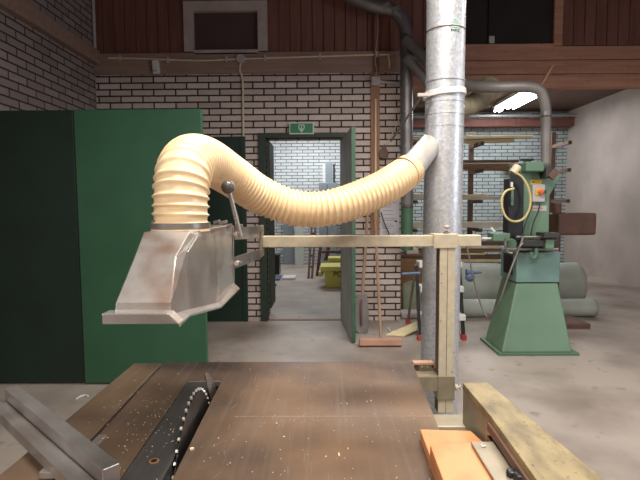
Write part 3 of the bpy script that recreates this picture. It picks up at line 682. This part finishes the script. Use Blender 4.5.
MB().box((a.x+.014,yc0-.006,(a.z+b.z)/2-.003),(a.x+.038,yc0-.004,(a.z+b.z)/2+.006)).build('label_print','rubber',mc)
a,b=P(532,211,yc0),P(546.5,205.5,yc0); MB().box((a.x,yc0-.004,a.z),(b.x,yc0,b.z)).build('name_plate','plastic_grey',mc,bevel=.001)
MB().box((a.x+.006,yc0-.006,(a.z+b.z)/2-.002),(b.x-.03,yc0-.004,(a.z+b.z)/2+.003)).build('plate_stripe','red',mc)
MB().tube([P(540,203,yc0-.02),P(538,212,yc0-.03),P(533,224,yc0-.03),P(530,240,yc0-.03)],.006,6,.03).build('switch_cable','rubber',mc,smooth=True)
MB().tube([P(533,203,yc0-.02),P(530,212,yc0-.03),P(525,225,yc0-.04),P(521,240,yc0-.06)],.005,6,.03).build('switch_cable','rubber',mc,smooth=True)
MB().tube([P(523,238,3.93),P(516,256,3.9),P(508,277,3.88),P(500,300,3.9),P(492,315,3.98),P(487,317,4.05),P(482,308,4.1),P(475,285,4.1),P(470,262,4.1),P(467,246,4.1)],.008,6,.04).build('trailing_cable','galv_grey',mc,smooth=True)
yh=3.94
hp=[P(516,173,yh),P(522,177,yh),P(528,187,yh),P(530.5,198,yh),P(529,210,yh),P(523,219,yh),P(514,221.5,yh),P(506,217,yh),P(502,207,yh),P(502,198,yh),P(506,191,yh),P(514,188.5,yh)]
MB().tube(hp,.0095,8,.02).build('yellow_hose','yellow_hose',mc,smooth=True)
# small stand right of it
t=thing('grinder',(P(556,230,4.9).x,4.9,0),'dark bench tool standing right of the green machine in front of the cool brick wall','tool')
c=P(557,215,4.9)
MB().cyl((c.x,4.9,0),(c.x,4.9,c.z+.12),.04).build('pole','rust',t,smooth=True); MB().box((c.x-.03,4.8,c.z-.2),(c.x+.35,5.05,c.z+.02)).build('body','rust',t,bevel=.02)
MB().box((c.x-.15,4.75,0),(c.x+.3,5.1,.05)).build('base','rust',t,bevel=.01)

# ================================================================== GALVANISED COLUMN DUCT AND CREAM HOSE
yp=1.62; xp=P(444.5,120,yp).x; rp=.0630
xbot=xp-.013
t = thing('spiral_duct', (xp,yp,0), 'shiny galvanised vertical duct in the middle with a branch for the cream hose', 'duct')
MB().cyl((xbot,yp,0),(xp,yp,P(445,92,yp).z),rp,n=48).build('lower_pipe','galv',t,smooth=True)
MB().cyl((xp,yp,P(445,96,yp).z),(xp+.004,yp,CEIL),rp*.99,n=48).build('upper_pipe','galv',t,smooth=True)
for py,rr,h_ in ((83,1.03,.006),(33,1.012,.004)):
    z=P(445,py,yp).z; MB().cyl((xp,yp,z),(xp,yp,z+h_),rp*rr,n=48).build('seam_ring','galv' if py>40 else 'wood_dark',t,smooth=True)
for py in (104,116,128):
    z=P(445,py,yp).z; MB().cyl((xp,yp,z),(xp,yp,z+.004),rp*1.02,n=48).build('bead','galv',t,smooth=True)
z=P(445,97.5,yp).z; z2=P(445,91.5,yp).z
MB().cyl((xp-.0,yp,z),(xp-.0016,yp,z2),rp*1.10,n=48).build('clamp_band','white',t,bevel=.002,smooth=True)
a=P(421,95,yp-.05); MB().box((a.x-.012,yp-.06,a.z-.006),(a.x+.03,yp-.045,a.z+.004)).build('clamp_tab','white_frame',t,bevel=.001)
# branch
b0=P(436,140,yp-.0); b1=P(409,171,1.385)
b0=Vector((xp-.040,yp+.015,P(436,143,yp).z))
MB().cyl(b1,b0,.038,.038,n=32).build('branch','branch',t,smooth=True)
# sticker and lettering on the duct, wrapped on its front
st=MB()
def cyl_patch(mb,px0,px1,py0,py1,rr):
    n=6; y=yp-rp
    za,zb=P(px0,py1,y).z,P(px0,py0,y).z; xa,xb=P(px0,py0,y).x-xp,P(px1,py0,y).x-xp
    vs=[];r=rp*rr
    for i in range(n+1):
        x_=xa+(xb-xa)*i/n; yy_=-math.sqrt(max(1e-6,r*r-x_*x_))
        vs+= [(xp+x_,yp+yy_,za),(xp+x_,yp+yy_,zb)]
    mb.poly(vs,[(2*i,2*i+2,2*i+3,2*i+1) for i in range(n)])
cyl_patch(st,452,460,23.5,27,1.002); cyl_patch(st,454,459,18,19.2,1.002); st.build('green_sticker','sticker',t)
fo=text_mesh('duct_lettering','PAKC',.0125,.0003,'rubber')
fo.parent=t; q0=P(451,31,yp-rp*1.05); fo.location=Vector((q0.x,yp-rp*1.02,q0.z))-ORI[t.name]; fo.rotation_euler=(R(90),0,R(14))
# hose
hp=[P(181,231,.80),P(181,212,.80),P(181.5,190,.805),P(184.5,171,.825),P(192,160,.885),P(208,161.5,.98),P(231,175.5,1.09),P(262,196,1.17),P(300,209,1.2),P(338,206,1.22),P(375,192,1.27),P(393,182,1.31),P(410,170,1.385)]
t = thing('extraction_hose', P(300,209,1.2), 'thick cream ribbed extraction hose looping from the metal hood to the duct', 'hose')
pitch=.0138
def rib(s,L):
    f=(s/pitch)%1; d=min(f,1-f); return .0420+.0050*math.exp(-(d/.16)**2)+ .0010*math.sin(math.pi*f)
MB().tube(hp,rib,48,pitch/9).build('ribbed_tube','hose',t,smooth='all')
dv=(hp[-1]-hp[-3]).normalized(); c=hp[-1]-dv*.035
MB().cyl(c-dv*.002,c+dv*.002,.0482,n=40).build('hose_clamp','rust',t,smooth=True)
cl=P(405,174,1.33); MB().ball(c+Vector((.012,-.047,-.008)),.006).build('clamp_screw','yellow',t,smooth='all')

# ================================================================== SAW BENCH
yR=1.172; yN=.2
def SX(x0,y): return x0-.031*(y-.85)
def slab(xa,xb,y0,y1,z0,z1,sa=True,sb_=True):
    fa=(lambda y:SX(xa,y)) if sa is True else sa; fb=(lambda y:SX(xb,y)) if sb_ is True else sb_
    return MB().prism([(fa(y0),y0,z0),(fb(y0),y0,z0),(fb(y1),y1,z0),(fa(y1),y1,z0)],(0,0,z1-z0))
def redge(y): return .1985+.05*(y-.85)
sb = thing('table_saw', (0,.7,0), 'brown stained table saw bench with a toothed blade in the foreground', 'table saw')
z0=TZ-.035
XS0,XS1=-.2355,-.2262           # slot
slab(XS1,0,yN,yR,z0,TZ,sb_=redge).build('table_top','table',sb)
slab(-.3015,XS1,1.050,yR,z0,TZ).build('table_rear','table',sb)
slab(-.3905,-.3015,yN,yR,z0,TZ).build('table_left','table',sb)
slab(0,-.399,yN,yR-.004,z0,TZ-.001,sa=lambda y:-.478).build('side_table','table2',sb,bevel=.0015)
slab(-.399,-.3905,yN,yR-.01,z0,TZ-.009).build('mitre_groove','insert',sb)
slab(-.301,XS0-.0055,yN,1.040,z0,TZ-.001).build('insert_plate','insert',sb,bevel=.001)
slab(-.301,XS1-.0005,1.0405,1.0495,TZ-.012,TZ-.0015).build('insert_rim','alu',sb)
cs=PZ(154,461,TZ)
MB().cyl((cs.x,cs.y,TZ-.002),(cs.x,cs.y,TZ+.0004),.0075,n=20).build('insert_screw','wood_brown',sb)
MB().cyl((cs.x,cs.y,TZ),(cs.x,cs.y,TZ+.0007),.005,n=16).build('screw_slot','black',sb)
MB().box((-.44,.3,0.0),(.18,1.14,z0-.22)).build('cabinet','cast',sb,bevel=.01)
slab(-.455,.16,yN+.03,1.15,z0-.22,z0-.19).build('apron','insert',sb,bevel=.004)
for y_ in (yN+.03,1.145): slab(-.455,.16,y_,y_+.02,z0-.19,z0).build('apron','insert',sb)
for x_ in (-.45,.15): slab(x_,x_+.01,yN+.05,1.145,z0-.19,z0).build('apron','insert',sb)
random.seed(5)
yy=PZ(330,416.3,TZ).y; sm=MB(); x_=-.17
while x_<.19:
    l=random.uniform(.002,.012); sm.box((x_,yy-.0006,TZ),(min(x_+l,.195),yy+random.uniform(.0004,.0012),TZ+.0004)); x_+=l+random.uniform(.0008,.003)
sm.build('seam_line','seam',sb)
sc_=MB()
for i in range(46):
    px=random.gauss(292,22); py=random.gauss(421,3.2); p=PZ(px,py,TZ); l=random.uniform(.002,.009)
    sc_.obox((p.x,p.y,TZ+.0001),(random.uniform(.0003,.0007),l,.0003),(0,0,random.gauss(0,.15)))
for i in range(60):
    px=random.uniform(205,430); py=random.uniform(366,478); p=PZ(px,py,TZ)
    if -.21<p.x<.19: sc_.obox((p.x,p.y,TZ+.0001),(random.uniform(.0002,.0005),random.uniform(.004,.03),.0003),(0,0,random.gauss(0,.2)))
tag(sc_.build('scratches','seam',sb),kind='stuff')
XB=-.2385
def PS(px,py,x0=XB):
    d=ray(px,py); t=(x0+.031*.85)/(d.x+.031*d.y); return Vector((0,0,H))+d*t
yc,zc,Rb=.831,.763,.1528; nT=52
def tp(a,r): y=yc+r*math.cos(a); return Vector((SX(XB,y),y,zc+r*math.sin(a)))
out=[]; bm_=MB()
for i in range(nT):
    a=2*math.pi*i/nT; sg=2*math.pi/nT
    out+=[tp(a,Rb-.008),tp(a+sg*.35,Rb-.006),tp(a+sg*.55,Rb-.001),tp(a+sg*.8,Rb-.001),tp(a+sg*.86,Rb-.008)]
sbl=bm_.prism(out,(.0022,0,0)).build('saw_blade','blade',sb)
th=MB()
for i in range(nT):
    a=2*math.pi*i/nT; sg=2*math.pi/nT
    th.prism([p+Vector((-.0006,0,0)) for p in (tp(a+sg*.56,Rb-.0042),tp(a+sg*.58,Rb+.0006),tp(a+sg*.82,Rb+.0006),tp(a+sg*.82,Rb-.0042))],(.0032,0,0))
th.build('tooth_tips','tooth',sbl)
rk=MB(); rk.prism([PS(204,374.5),PS(205,372.5),PS(208.5,373.5),PS(214,384),PS(216,392),PS(213,400),PS(210,402),PS(209,394),PS(206.5,386)],(.0022,0,0)).build('riving_knife','steel',sb)
# rails right of table
a=PZ(437,427,.85); 
MB().box((.199,.832,.80),(.335,.886,.853)).build('guide_rail','beige_dull',sb,bevel=.0015)
MB().box((.199,.8295,.846),(.335,.834,.8552)).build('rail_lip','beige',sb,bevel=.0008)
# fence (thing)
fz=P(470,382,.87).z; 
fc = thing('rip_fence', (.28,.7,TZ), 'long rip fence with worn plywood top at the right edge of the saw', 'fence')
f1=PZ(462.5,382.5,.93); f2=PZ(488,382.5,.93); f3=PZ(537,480,.93); f4=PZ(605,480,.93); fm=PZ(490,415,.93)
dl=(f3-fm); dr=(f4-f2); f3e=f3+dl*.9; f4e=f4+dr*.55
zt_=.93
top=[Vector((v.x,v.y,zt_-.012)) for v in (f1,fm,f3e,f4e,f2)]
MB().prism(top,(0,0,.012)).build('plywood_top','fence_wood',fc,bevel=.001)
bod=[Vector((v.x,v.y,.8556)) for v in (f1+Vector((.001,-.001,0)),fm+Vector((.002,0,0)),f3e+Vector((.002,0,0)),f4e+Vector((-.002,0,0)),f2+Vector((-.002,-.001,0)))]
MB().prism(bod,(0,0,zt_-.012-.8556)).build('body','beige_dull',fc)
# face plate with a lip
n_=Vector((-1,0,0)); pl=[fm+Vector((-.001,.0,0)),f3e+Vector((-.001,0,0))]
MB().prism([Vector((fm.x-.004,fm.y,.906)),Vector((f3e.x-.004,f3e.y,.906)),Vector((f3e.x+.001,f3e.y,.906)),Vector((fm.x+.001,fm.y,.906))],(0,0,.013)).build('face_plate','rust',fc)
MB().prism([Vector((fm.x-.004,fm.y,.884)),Vector((f3e.x-.004,f3e.y,.884)),Vector((f3e.x+.001,f3e.y,.884)),Vector((fm.x+.001,fm.y,.884))],(0,0,.014)).build('slot_strip','black',fc)
# angle rail & clamp
ap=[PZ(473,441,.902),PZ(488,441,.902),PZ(530,500,.902),PZ(503,500,.902)]
ap=[PZ(472,441.5,.902),PZ(487,441,.902)]; xl_,xr_=ap[0].x,fm.x-.004; y_t=ap[0].y
rl=thing('fence_ruler_plate',(xl_,.6,.89),'grey metal plate screwed down between the orange wood and the rip fence','plate')
MB().box((xl_-.002,.3,.898),(xr_,y_t,.902)).build('plate','plate_grey',rl,bevel=.0008)
c=PZ(483.5,446.5,.902); MB().cyl((c.x,c.y,.902),(c.x,c.y,.9035),.0035,n=16).build('screw','alu',rl,smooth=True)
c=PZ(521,480,.905); MB().cyl((c.x,c.y,.902),(c.x,c.y,.914),.009,n=20).build('lock_knob','black',rl,bevel=.002); MB().cyl((c.x-.006,c.y+.014,.902),(c.x-.006,c.y+.014,.910),.007,n=20).build('lock_knob','black',rl,bevel=.002)
# orange push block
ob=thing('wooden_block',(.2,.7,TZ),'orange varnished wooden block in two steps lying beside the rip fence','wood block')
zc1=.878; a=PZ(420,429,zc1); b=PZ(473,430.5,zc1); bb=PZ(481,442,zc1)
MB().prism([(a.x,a.y,TZ),(b.x-.004,b.y,TZ),(bb.x+.004,bb.y,TZ),(bb.x+.004,.3,TZ),(a.x-.012,.3,TZ)],(0,0,zc1-TZ)).build('lower_board','orange_wood',ob,bevel=.0015)
zc2=.896; a=PZ(430,445,zc2); b=PZ(472,441,zc2)
MB().prism([(a.x,a.y,zc1),(b.x+.002,b.y-.004,zc1),(b.x+.002,.3,zc1),(a.x-.012,.3,zc1)],(0,0,zc2-zc1)).build('upper_board','orange_wood',ob,bevel=.0015)
MB().box((b.x+.003,.3,zc1),(fm.x-.008,b.y-.008,zc2)).build('spacer_strip','orange_edge',ob)
# mitre fence bottom left
mf=thing('mitre_fence',(-.33,.67,TZ),'aluminium mitre fence bar at the lower left corner of the saw table','fence')
e0=PZ(120,462.5,.91); e1=PZ(80,432,.91); e2=PZ(102.5,469.5,.91)
dd=(e1-e0).normalized(); nn=(e2-e0); nn-=dd*nn.dot(dd)
pr=[Vector((v.x,v.y,.872)) for v in (e0,e0+dd*.42,e0+dd*.42+nn,e0+nn)]
MB().prism(pr,(0,0,.038)).build('bar','alu',mf,bevel=.0015)
MB().prism([v+nn*1.05-dd*0+Vector((0,0,-.004)) for v in pr],(0,0,.020)).build('lower_ledge','alu',mf,bevel=.001)
g=PZ(99,439,TZ); MB().box((g.x-.006,g.y-.09,TZ-.006),(g.x+.007,g.y+.012,TZ+.002)).build('guide_bar','alu',mf,bevel=.0005)
MB().box((g.x-.03,g.y-.12,TZ),(g.x+.02,g.y-.05,.872)).build('base_block','alu',mf,bevel=.002)
# shavings
random.seed(11); sh=MB()
for i in range(210):
    if random.random()<.5: px,py=random.uniform(100,430),random.uniform(366,480)
    else: px,py=random.gauss(150,25),random.gauss(420,25)
    p=PZ(px,py,TZ)
    if not(-.45<p.x<.2 and .5<p.y<1.17) or -.236<p.x<-.212 or -.388<p.x<-.37: continue
    l=random.uniform(.0006,.0018)*(3 if random.random()<.05 else 1)
    sh.obox((p.x,p.y,TZ+.0007),(l,random.uniform(.0006,.0014),.0006),(0,0,random.uniform(0,3.1)))
for px,py in ((326,457),(348,449),(284,437),(371,401),(347,404),(367,402),(393,371)):
    p=PZ(px,py,TZ); sh.obox((p.x,p.y,TZ+.001),(.0035,.0014,.0012),(0,0,random.uniform(0,3)))
p=PZ(339,455,TZ); sh.obox((p.x,p.y,TZ+.001),(.0015,.010,.001),(0,0,.05))
p=PZ(192,450,TZ); sh.obox((p.x,p.y,TZ+.002),(.006,.004,.003),(0,0,.5))
tag(sh.build('wood_shavings','chip'),'pale wood shavings scattered over the saw table','shavings',kind='stuff')

# ================================================================== OVERARM: POST, BEAM, LINKS
yB=1.29
oa = thing('overarm_post', (P(446,413,yB).x,yB,P(446,413,yB).z), 'beige square post and horizontal beam carrying the guard over the saw', 'support arm')
px0,px1=P(439,330,yB).x,P(454.5,330,yB).x; dpt=px1-px0
ztp=P(446,240,yB).z; zbt=P(446,413,yB).z
MB().box((px0,yB,zbt-.0),(px1,yB+dpt,ztp)).build('post','beige',oa,bevel=.0015)
MB().box((P(440.2,300,yB).x-.0028,yB+.003,zbt),(px0,yB+dpt-.003,ztp)).build('post_edge','wood_dark',oa)
zb0,zb1=P(350,247.3,yB).z,P(350,236,yB).z; zs=(P(450,241.5,yB).z)-(zb0+zb1)/2
xb_l=P(262,241,yB).x; xb_r=P(482,241,yB).x
MB().box((xb_l,yB+.004,zb0),(xb_r,yB+dpt-.004,zb1)).build('beam','beige',oa,bevel=.002)
xs0,xs1=P(433.5,241,yB).x,P(458,241,yB).x
MB().box((xs0,yB-.003,zb0-.004),(xs1,yB+dpt+.003,zb1+.004)).build('sleeve','beige',oa,bevel=.002)
c=P(447,233,yB+.015); MB().cyl((c.x,yB+.018,zb1),(c.x,yB+.018,zb1+.012),.004).build('clamp_screw','steel',oa,smooth=True); MB().cyl((c.x,yB+.018,zb1+.004),(c.x,yB+.018,zb1+.009),.010,n=6).build('clamp_nut','steel',oa)
MB().ball((c.x,yB+.018,zb1+.022),.0078,(1,1,.75)).build('clamp_knob','white_frame',oa,smooth='all')
# lower sleeve, bracket to the table
za,zb_=P(446,400,yB).z,P(446,376,yB).z
MB().box((px0-.003,yB-.003,za),(px1+.003,yB+dpt+.003,zb_)).build('lower_sleeve','beige_dull',oa,bevel=.002)
MB().box((P(417,385,yB).x,yB-.003-.001,P(430,391,yB).z),(px0-.003,yB+dpt-.006,P(430,376,yB).z)).build('table_bracket','beige_dull',oa,bevel=.002)
MB().box((P(417,385,yB).x-.06,1.174,P(430,388,yB).z),(P(417,385,yB).x-.04,yB+.01,P(430,384,yB).z)).build('bracket_leg','beige_dull',oa)
MB().box((P(417,385,yB).x-.06,yB+.005,P(430,388,yB).z),(P(419,385,yB).x,yB+.02,P(430,384,yB).z)).build('bracket_leg','beige_dull',oa)
MB().box(((px0+px1)/2-.0006,yB-.0006,zbt),((px0+px1)/2+.0006,yB+.001,ztp-.02)).build('post_seam','rust',oa)
c=P(458,388,yB+.01); MB().cyl((px1+.002,yB+.015,c.z),(c.x+.004,yB+.015,c.z),.004).build('wing_screw','beige',oa,smooth=True)
MB().cyl((c.x-.008,yB+.015,c.z),(c.x+.0,yB+.015,c.z),.0085,n=8).build('wing_head','beige',oa,bevel=.001)
MB().cyl((c.x+.004,yB+.015,c.z),(c.x+.008,yB+.015,c.z),.0075,n=6).build('wing_tip','white_frame',oa,bevel=.001)
hpz=P(427,364,yB); t=MB().box((P(416,366,yB+.05).x,yB+.045,P(416,370.5,yB+.05).z),(P(436.5,366,yB+.05).x,yB+.05,P(416,363.6,yB+.05).z)).build('hole_plate','beige_dull',oa)
MB().box((P(414,366,yB+.05).x,yB+.044,P(416,369.8,yB+.05).z),(P(418.5,366,yB+.05).x,yB+.05,P(416,363.6,yB+.05).z)).build('dark_block','rust',oa)
MB().box((P(413,366,yB+.05).x,yB+.040,P(416,363.6,yB+.05).z),(P(437.5,366,yB+.05).x,yB+.062,P(416,361.6,yB+.05).z)).build('hole_plate_top','broomwood',oa)
for px_ in (422,427.5,432.5):
    c=P(px_,366.5,yB+.045); MB().cyl((c.x,yB+.043,c.z),(c.x,yB+.0455,c.z),.0022 if px_<430 else .003,n=12).build('hole','wood_yellow' if px_<430 else 'black',oa)
MB().box((px0-.004,yB+dpt-.012,P(430,372,yB).z),(px0+.002,yB+dpt+.02,P(430,366,yB).z)).build('bracket_web','beige_dull',oa)
for px_,py_ in ((441.5,274),(441.5,283),(441,321),(453.5,353),(452,372)):
    c=P(px_,py_,yB); MB().cyl((c.x,yB-.0008,c.z),(c.x,yB+.001,c.z),.0016,n=8).build('paint_chip','rust',oa)
# end plate + links to the hood
xe=P(261,241,yB).x
MB().box((xe-.004,yB-.01,P(261,257,yB).z),(xe+.003,yB+dpt,P(261,225.5,yB).z)).build('end_plate','beige_dull',oa,bevel=.001)
yh=1.0; 
def link(a,b,h_a,h_b):
    m_=MB(); a,b=Vector(a),Vector(b)
    m_.poly([a+Vector((0,0,h_a/2)),a-Vector((0,0,h_a/2)),b-Vector((0,0,h_b/2)),b+Vector((0,0,h_b/2))]+[v+Vector((0,.02,0)) for v in (a+Vector((0,0,h_a/2)),a-Vector((0,0,h_a/2)),b-Vector((0,0,h_b/2)),b+Vector((0,0,h_b/2)))],[(0,1,2,3),(7,6,5,4),(0,4,5,1),(1,5,6,2),(2,6,7,3),(3,7,4,0)])
    return m_
hA=(P(234,228,yh).z-P(234,240,yh).z)
link(P(234.5,234,yh),P(260,232,yB-.01),hA,P(260,226,yB).z-P(260,238,yB).z).build('link_bar','steel',oa,bevel=.0008)
link(P(234.5,263,yh),P(260,254,yB-.01),hA,P(260,248,yB).z-P(260,258,yB).z).build('link_bar','steel',oa,bevel=.0008)
for py_ in (234,262):
    c=P(239,py_,yh+.02); MB().cyl((c.x,c.y-.032,c.z),(c.x,c.y-.01,c.z),.0055,n=6).build('bolt','white_frame',oa,bevel=.001); MB().cyl((c.x+.005,c.y-.03,c.z-.001),(c.x+.005,c.y-.005,c.z-.001),.0042).build('bolt_washer','steel',oa)
for py_ in (230,253): 
    c=P(262.5,py_,yB-.012); MB().cyl((c.x,c.y-.006,c.z),(c.x,c.y+.004,c.z),.004,n=6).build('bolt','steel',oa)

# ================================================================== SUCTION HOOD
hd = thing('guard_hood', (-.24,.78,1.1), 'dented metal suction hood hanging over the saw blade under the hose', 'guard hood')
XLh,XRh=P(145,232,.72).x,-.2015
def Z(px,py,Y): return P(px,py,Y).z
prof=[(.62,Z(117,314,.62)),(.622,Z(117,303,.62)),(.665,Z(150,262,.665)),(.725,Z(165,232,.725)),(.975,Z(216,226,.90)),(.985,Z(236,285,.98)),(.90,Z(219,305,.90)),(.70,Z(188,313,.70))]
bd=MB()
prof[2]=(.665,Z(150,257,.665))
rx=[P(170,314,.62).x,P(171,303,.622).x,P(175.5,257,.665).x,P(190,232,.725).x,XRh+.012,XRh+.012,XRh,XRh]
lx=[P(114.5,314,.62).x,P(115.5,303,.622).x,P(134.5,257,.665).x,P(144,232,.725).x,XLh,XLh,XLh,XLh]
Lv=[bd.bm.verts.new((lx[i],prof[i][0],prof[i][1])) for i in range(8)]
Rv=[bd.bm.verts.new((rx[i],prof[i][0],prof[i][1])) for i in range(8)]
q1=bd.bm.verts.new((XRh,.750,Z(193,234,.75))); q2=bd.bm.verts.new((XRh,.695,Z(184,250,.695))); q3=bd.bm.verts.new((XRh,.70,Z(187,309,.70))); q4=bd.bm.verts.new((XRh,.865,Z(216,232,.865))); q5=bd.bm.verts.new((XRh,.905,Z(219,303,.905)))
nf=bd.bm.faces.new
nf(Lv)
for i in range(8): nf((Lv[i],Rv[i],Rv[(i+1)%8],Lv[(i+1)%8]))
for f in ((Rv[0],Rv[1],q3),(Rv[1],Rv[2],q2,q3),(Rv[2],Rv[3],q1,q2),(Rv[3],Rv[4],q4,q1),(q4,Rv[4],Rv[5],q5),(q5,Rv[5],Rv[6]),(q3,q5,Rv[6],Rv[7]),(Rv[0],q3,Rv[7]),(q1,q4,q5,q3,q2)): nf(f)
bmesh.ops.triangulate(bd.bm, faces=[f for f in bd.bm.faces if len(f.verts)>4])
o=bd.build('hood_body','hood_front',hd,bevel=.0035,seg=3)
# raised side panel
xs=XRh-.001
sp=[(xs,.755,Z(194,235,.755)),(xs,.86,Z(215,234,.86)),(xs,.90,Z(218,302,.90)),(xs,.705,Z(188,308,.705)),(xs,.70,Z(185,251,.70))]
MB().prism(sp,(.0022,0,0)).build('side_panel','alu',hd,bevel=.002,smooth=False)
# flared skirt
i_=[(XRh,.62,Z(171,314,.62)),(XRh,.70,Z(188,309,.70)),(XRh,.90,Z(219,302,.90)),(XRh+.012,.985,Z(236,283,.985))]
o_=[tuple(P(179.5,325,.60)),tuple(P(190,314.5,.685)),tuple(P(221,306.5,.885)),tuple(P(239.5,288,.975))]
vs=i_+o_; vs2=[(x,y,z-.003) for x,y,z in vs]
MB().poly(vs+vs2,[(0,1,5,4),(1,2,6,5),(2,3,7,6),(8,12,13,9),(9,13,14,10),(10,14,15,11),(4,5,13,12),(5,6,14,13),(6,7,15,14),(0,8,9,1),(1,9,10,2),(2,10,11,3),(0,4,12,8),(3,11,15,7)]).build('skirt','hood_front',hd)
a=P(102,324.5,.60); b=P(168,313.5,.60); b2=P(179.5,325,.60)
MB().prism([a,(a.x,a.y,b.z),(b.x,a.y,b.z),(b2.x,a.y,a.z)],(0,.022,0)).build('front_lip','alu',hd,bevel=.0012)
# back plate with slots
xq=P(234,250,.99).x
MB().box((XLh,.985,Z(234,284,.99)),(xq,.992,Z(234,226,.99))).build('back_plate','alu',hd,bevel=.001)
for p_,t_ in ((228,262),(262,280)):
    MB().box((P(230.2,240,.98).x,.981,Z(231,t_-2,.98)),(P(232.6,240,.98).x,.986,Z(231,p_+8 if p_<240 else p_+2,.98))).build('slot','black',hd)
# top fittings and lever
for a_,b_ in (((214,222.5),(220,221)),((219,223),(227,221.5)),((222,227),(232,225))):
    p0,p1=P(*a_,.95),P(*b_,.95); MB().bar(p0,p1,.012,.006).build('hinge_piece','steel',hd,bevel=.001)
MB().box((P(224,228,.96).x,.95,P(224,236,.96).z),(P(229,228,.96).x,.975,P(224,224,.96).z)).build('lever_bracket','steel',hd,bevel=.001)
MB().cyl(P(240.5,236,.97),P(229.5,192,.95),.0052,.0042,n=14).build('lever_rod','alu',hd,smooth=True)
MB().ball(P(228,187,.95),.0138).build('lever_ball','ball',hd,smooth='all')
MB().bar(P(234,228,.97),P(243,227,.97),.006,.012).build('lever_pivot','steel',hd,bevel=.001)
# collar
c0=P(181,232,.80)
MB().cyl((c0.x,.80,c0.z-.012),(c0.x,.80,c0.z+.001),.047,n=40).build('collar','alu',hd,smooth=True)
MB().cyl((c0.x,.80,c0.z+.001),(c0.x,.80,c0.z+.0065),.0478,n=40).build('collar_ring','hose',hd,smooth=True,bevel=.001)
MB().cyl((c0.x,.80,c0.z+.007),(c0.x,.80,c0.z+.016),.0485,n=40).build('collar_clamp','steel',hd,smooth=True)
q0=P(156,223,.775); MB().cyl(q0+Vector((-.006,0,0)),q0+Vector((.010,-.002,0)),.0045,n=10).build('clamp_screw','steel',hd,smooth=True)

# ================================================================== LIGHTS
def area(name, loc, size, power, col, rot=(0,0,0)):
    l = bpy.data.lights.new(name,'AREA'); l.shape='RECTANGLE'; l.size=size[0]; l.size_y=size[1]; l.energy=power; l.color=col
    o = bpy.data.objects.new(name,l); COL.objects.link(o); o.location=loc; o.rotation_euler=rot; return o
def shop_light(x,y,z,L,w,power,col,label,alongx=True,tilt=0):
    t = thing('workshop_light',(x,y,z),label,'ceiling light')
    dx,dy = (L/2,w/2) if alongx else (w/2,L/2)
    MB().box((x-dx,y-dy,z+.02),(x+dx,y+dy,z+.08)).build('housing','white',t,bevel=.006)
    MB().box((x-.01,y-.01,z+.08),(x+.01,y+.01,CEIL)).build('hanger','steel',t)
    area('light_source',(x,y,z),(2*dx,2*dy),power,col)
shop_light(.25,.75,2.72,1.2,.3,50,(1,.95,.87),'hanging fluorescent light above the saw bench')
shop_light(-.2,-.9,2.72,1.4,.35,36,(1,.95,.87),'hanging fluorescent light behind the viewer')
shop_light(.9,3.05,2.6,1.3,.3,40,(1,.94,.88),'hanging fluorescent light in the middle of the workshop')
shop_light(3.0,2.2,2.72,1.3,.3,24,(1,.95,.9),'hanging fluorescent light on the right side of the workshop')
def assumed_window(n, c, sx, sz, axis, power):  # unseen windows, assumed and added for cool light on hood and column
    x,y,z=c; f=MB(); t_=.06
    def b(a0,a1,z0,z1,d0,d1):
        if axis=='X': f.box((x+d0,y+a0,z+z0),(x+d1,y+a1,z+z1))
        else: f.box((x+a0,y+d0,z+z0),(x+a1,y+d1,z+z1))
    s_=1 if (axis=='X' and x<0) or axis=='Y' else -1
    d=sorted((0,.05*s_))
    b(-sx/2,sx/2,-sz/2,-sz/2+t_,*d); b(-sx/2,sx/2,sz/2-t_,sz/2,*d); b(-sx/2,-sx/2+t_,-sz/2+t_,sz/2-t_,*d); b(sx/2-t_,sx/2,-sz/2+t_,sz/2-t_,*d)
    o=struct(f.build('window_%d'%n,'white'),'assumed daylit window, unseen behind the viewer')
    rot={('X',1):(0,R(-90),0),('X',-1):(0,R(90),0),('Y',1):(R(90),0,0)}[(axis,s_)]
    off=Vector((.04*s_,0,0)) if axis=='X' else Vector((0,.04,0))
    area('assumed_daylight',Vector(c)+off,((sz-.12,sx-.12) if axis=='X' else (sx-.12,sz-.12)),power,(.72,.84,1),rot)
assumed_window(3,(-2.24,-.7,1.9),1.3,1.1,'X',14)
assumed_window(4,(XR-.0,-.2,1.9),1.8,1.2,'X',55)
area('store_light',(2.4,7.6,2.85),(1.6,1.2),48,(.93,.98,1))
area('far_room_light',(-.3,9.1,2.9),(1.6,.5),46,(.93,.97,1))
area('far_room_light',(-.4,6.9,2.9),(1.4,.5),12,(.97,.98,1))
w = bpy.data.worlds.new('world'); scene.world = w; w.use_nodes = True
w.node_tree.nodes['Background'].inputs[0].default_value = (.9,.93,1,1); w.node_tree.nodes['Background'].inputs[1].default_value = .05
vs = scene.view_settings; vs.view_transform='Standard'; vs.look='None'; vs.gamma=1; vs.exposure=.35; vs.use_curve_mapping=False
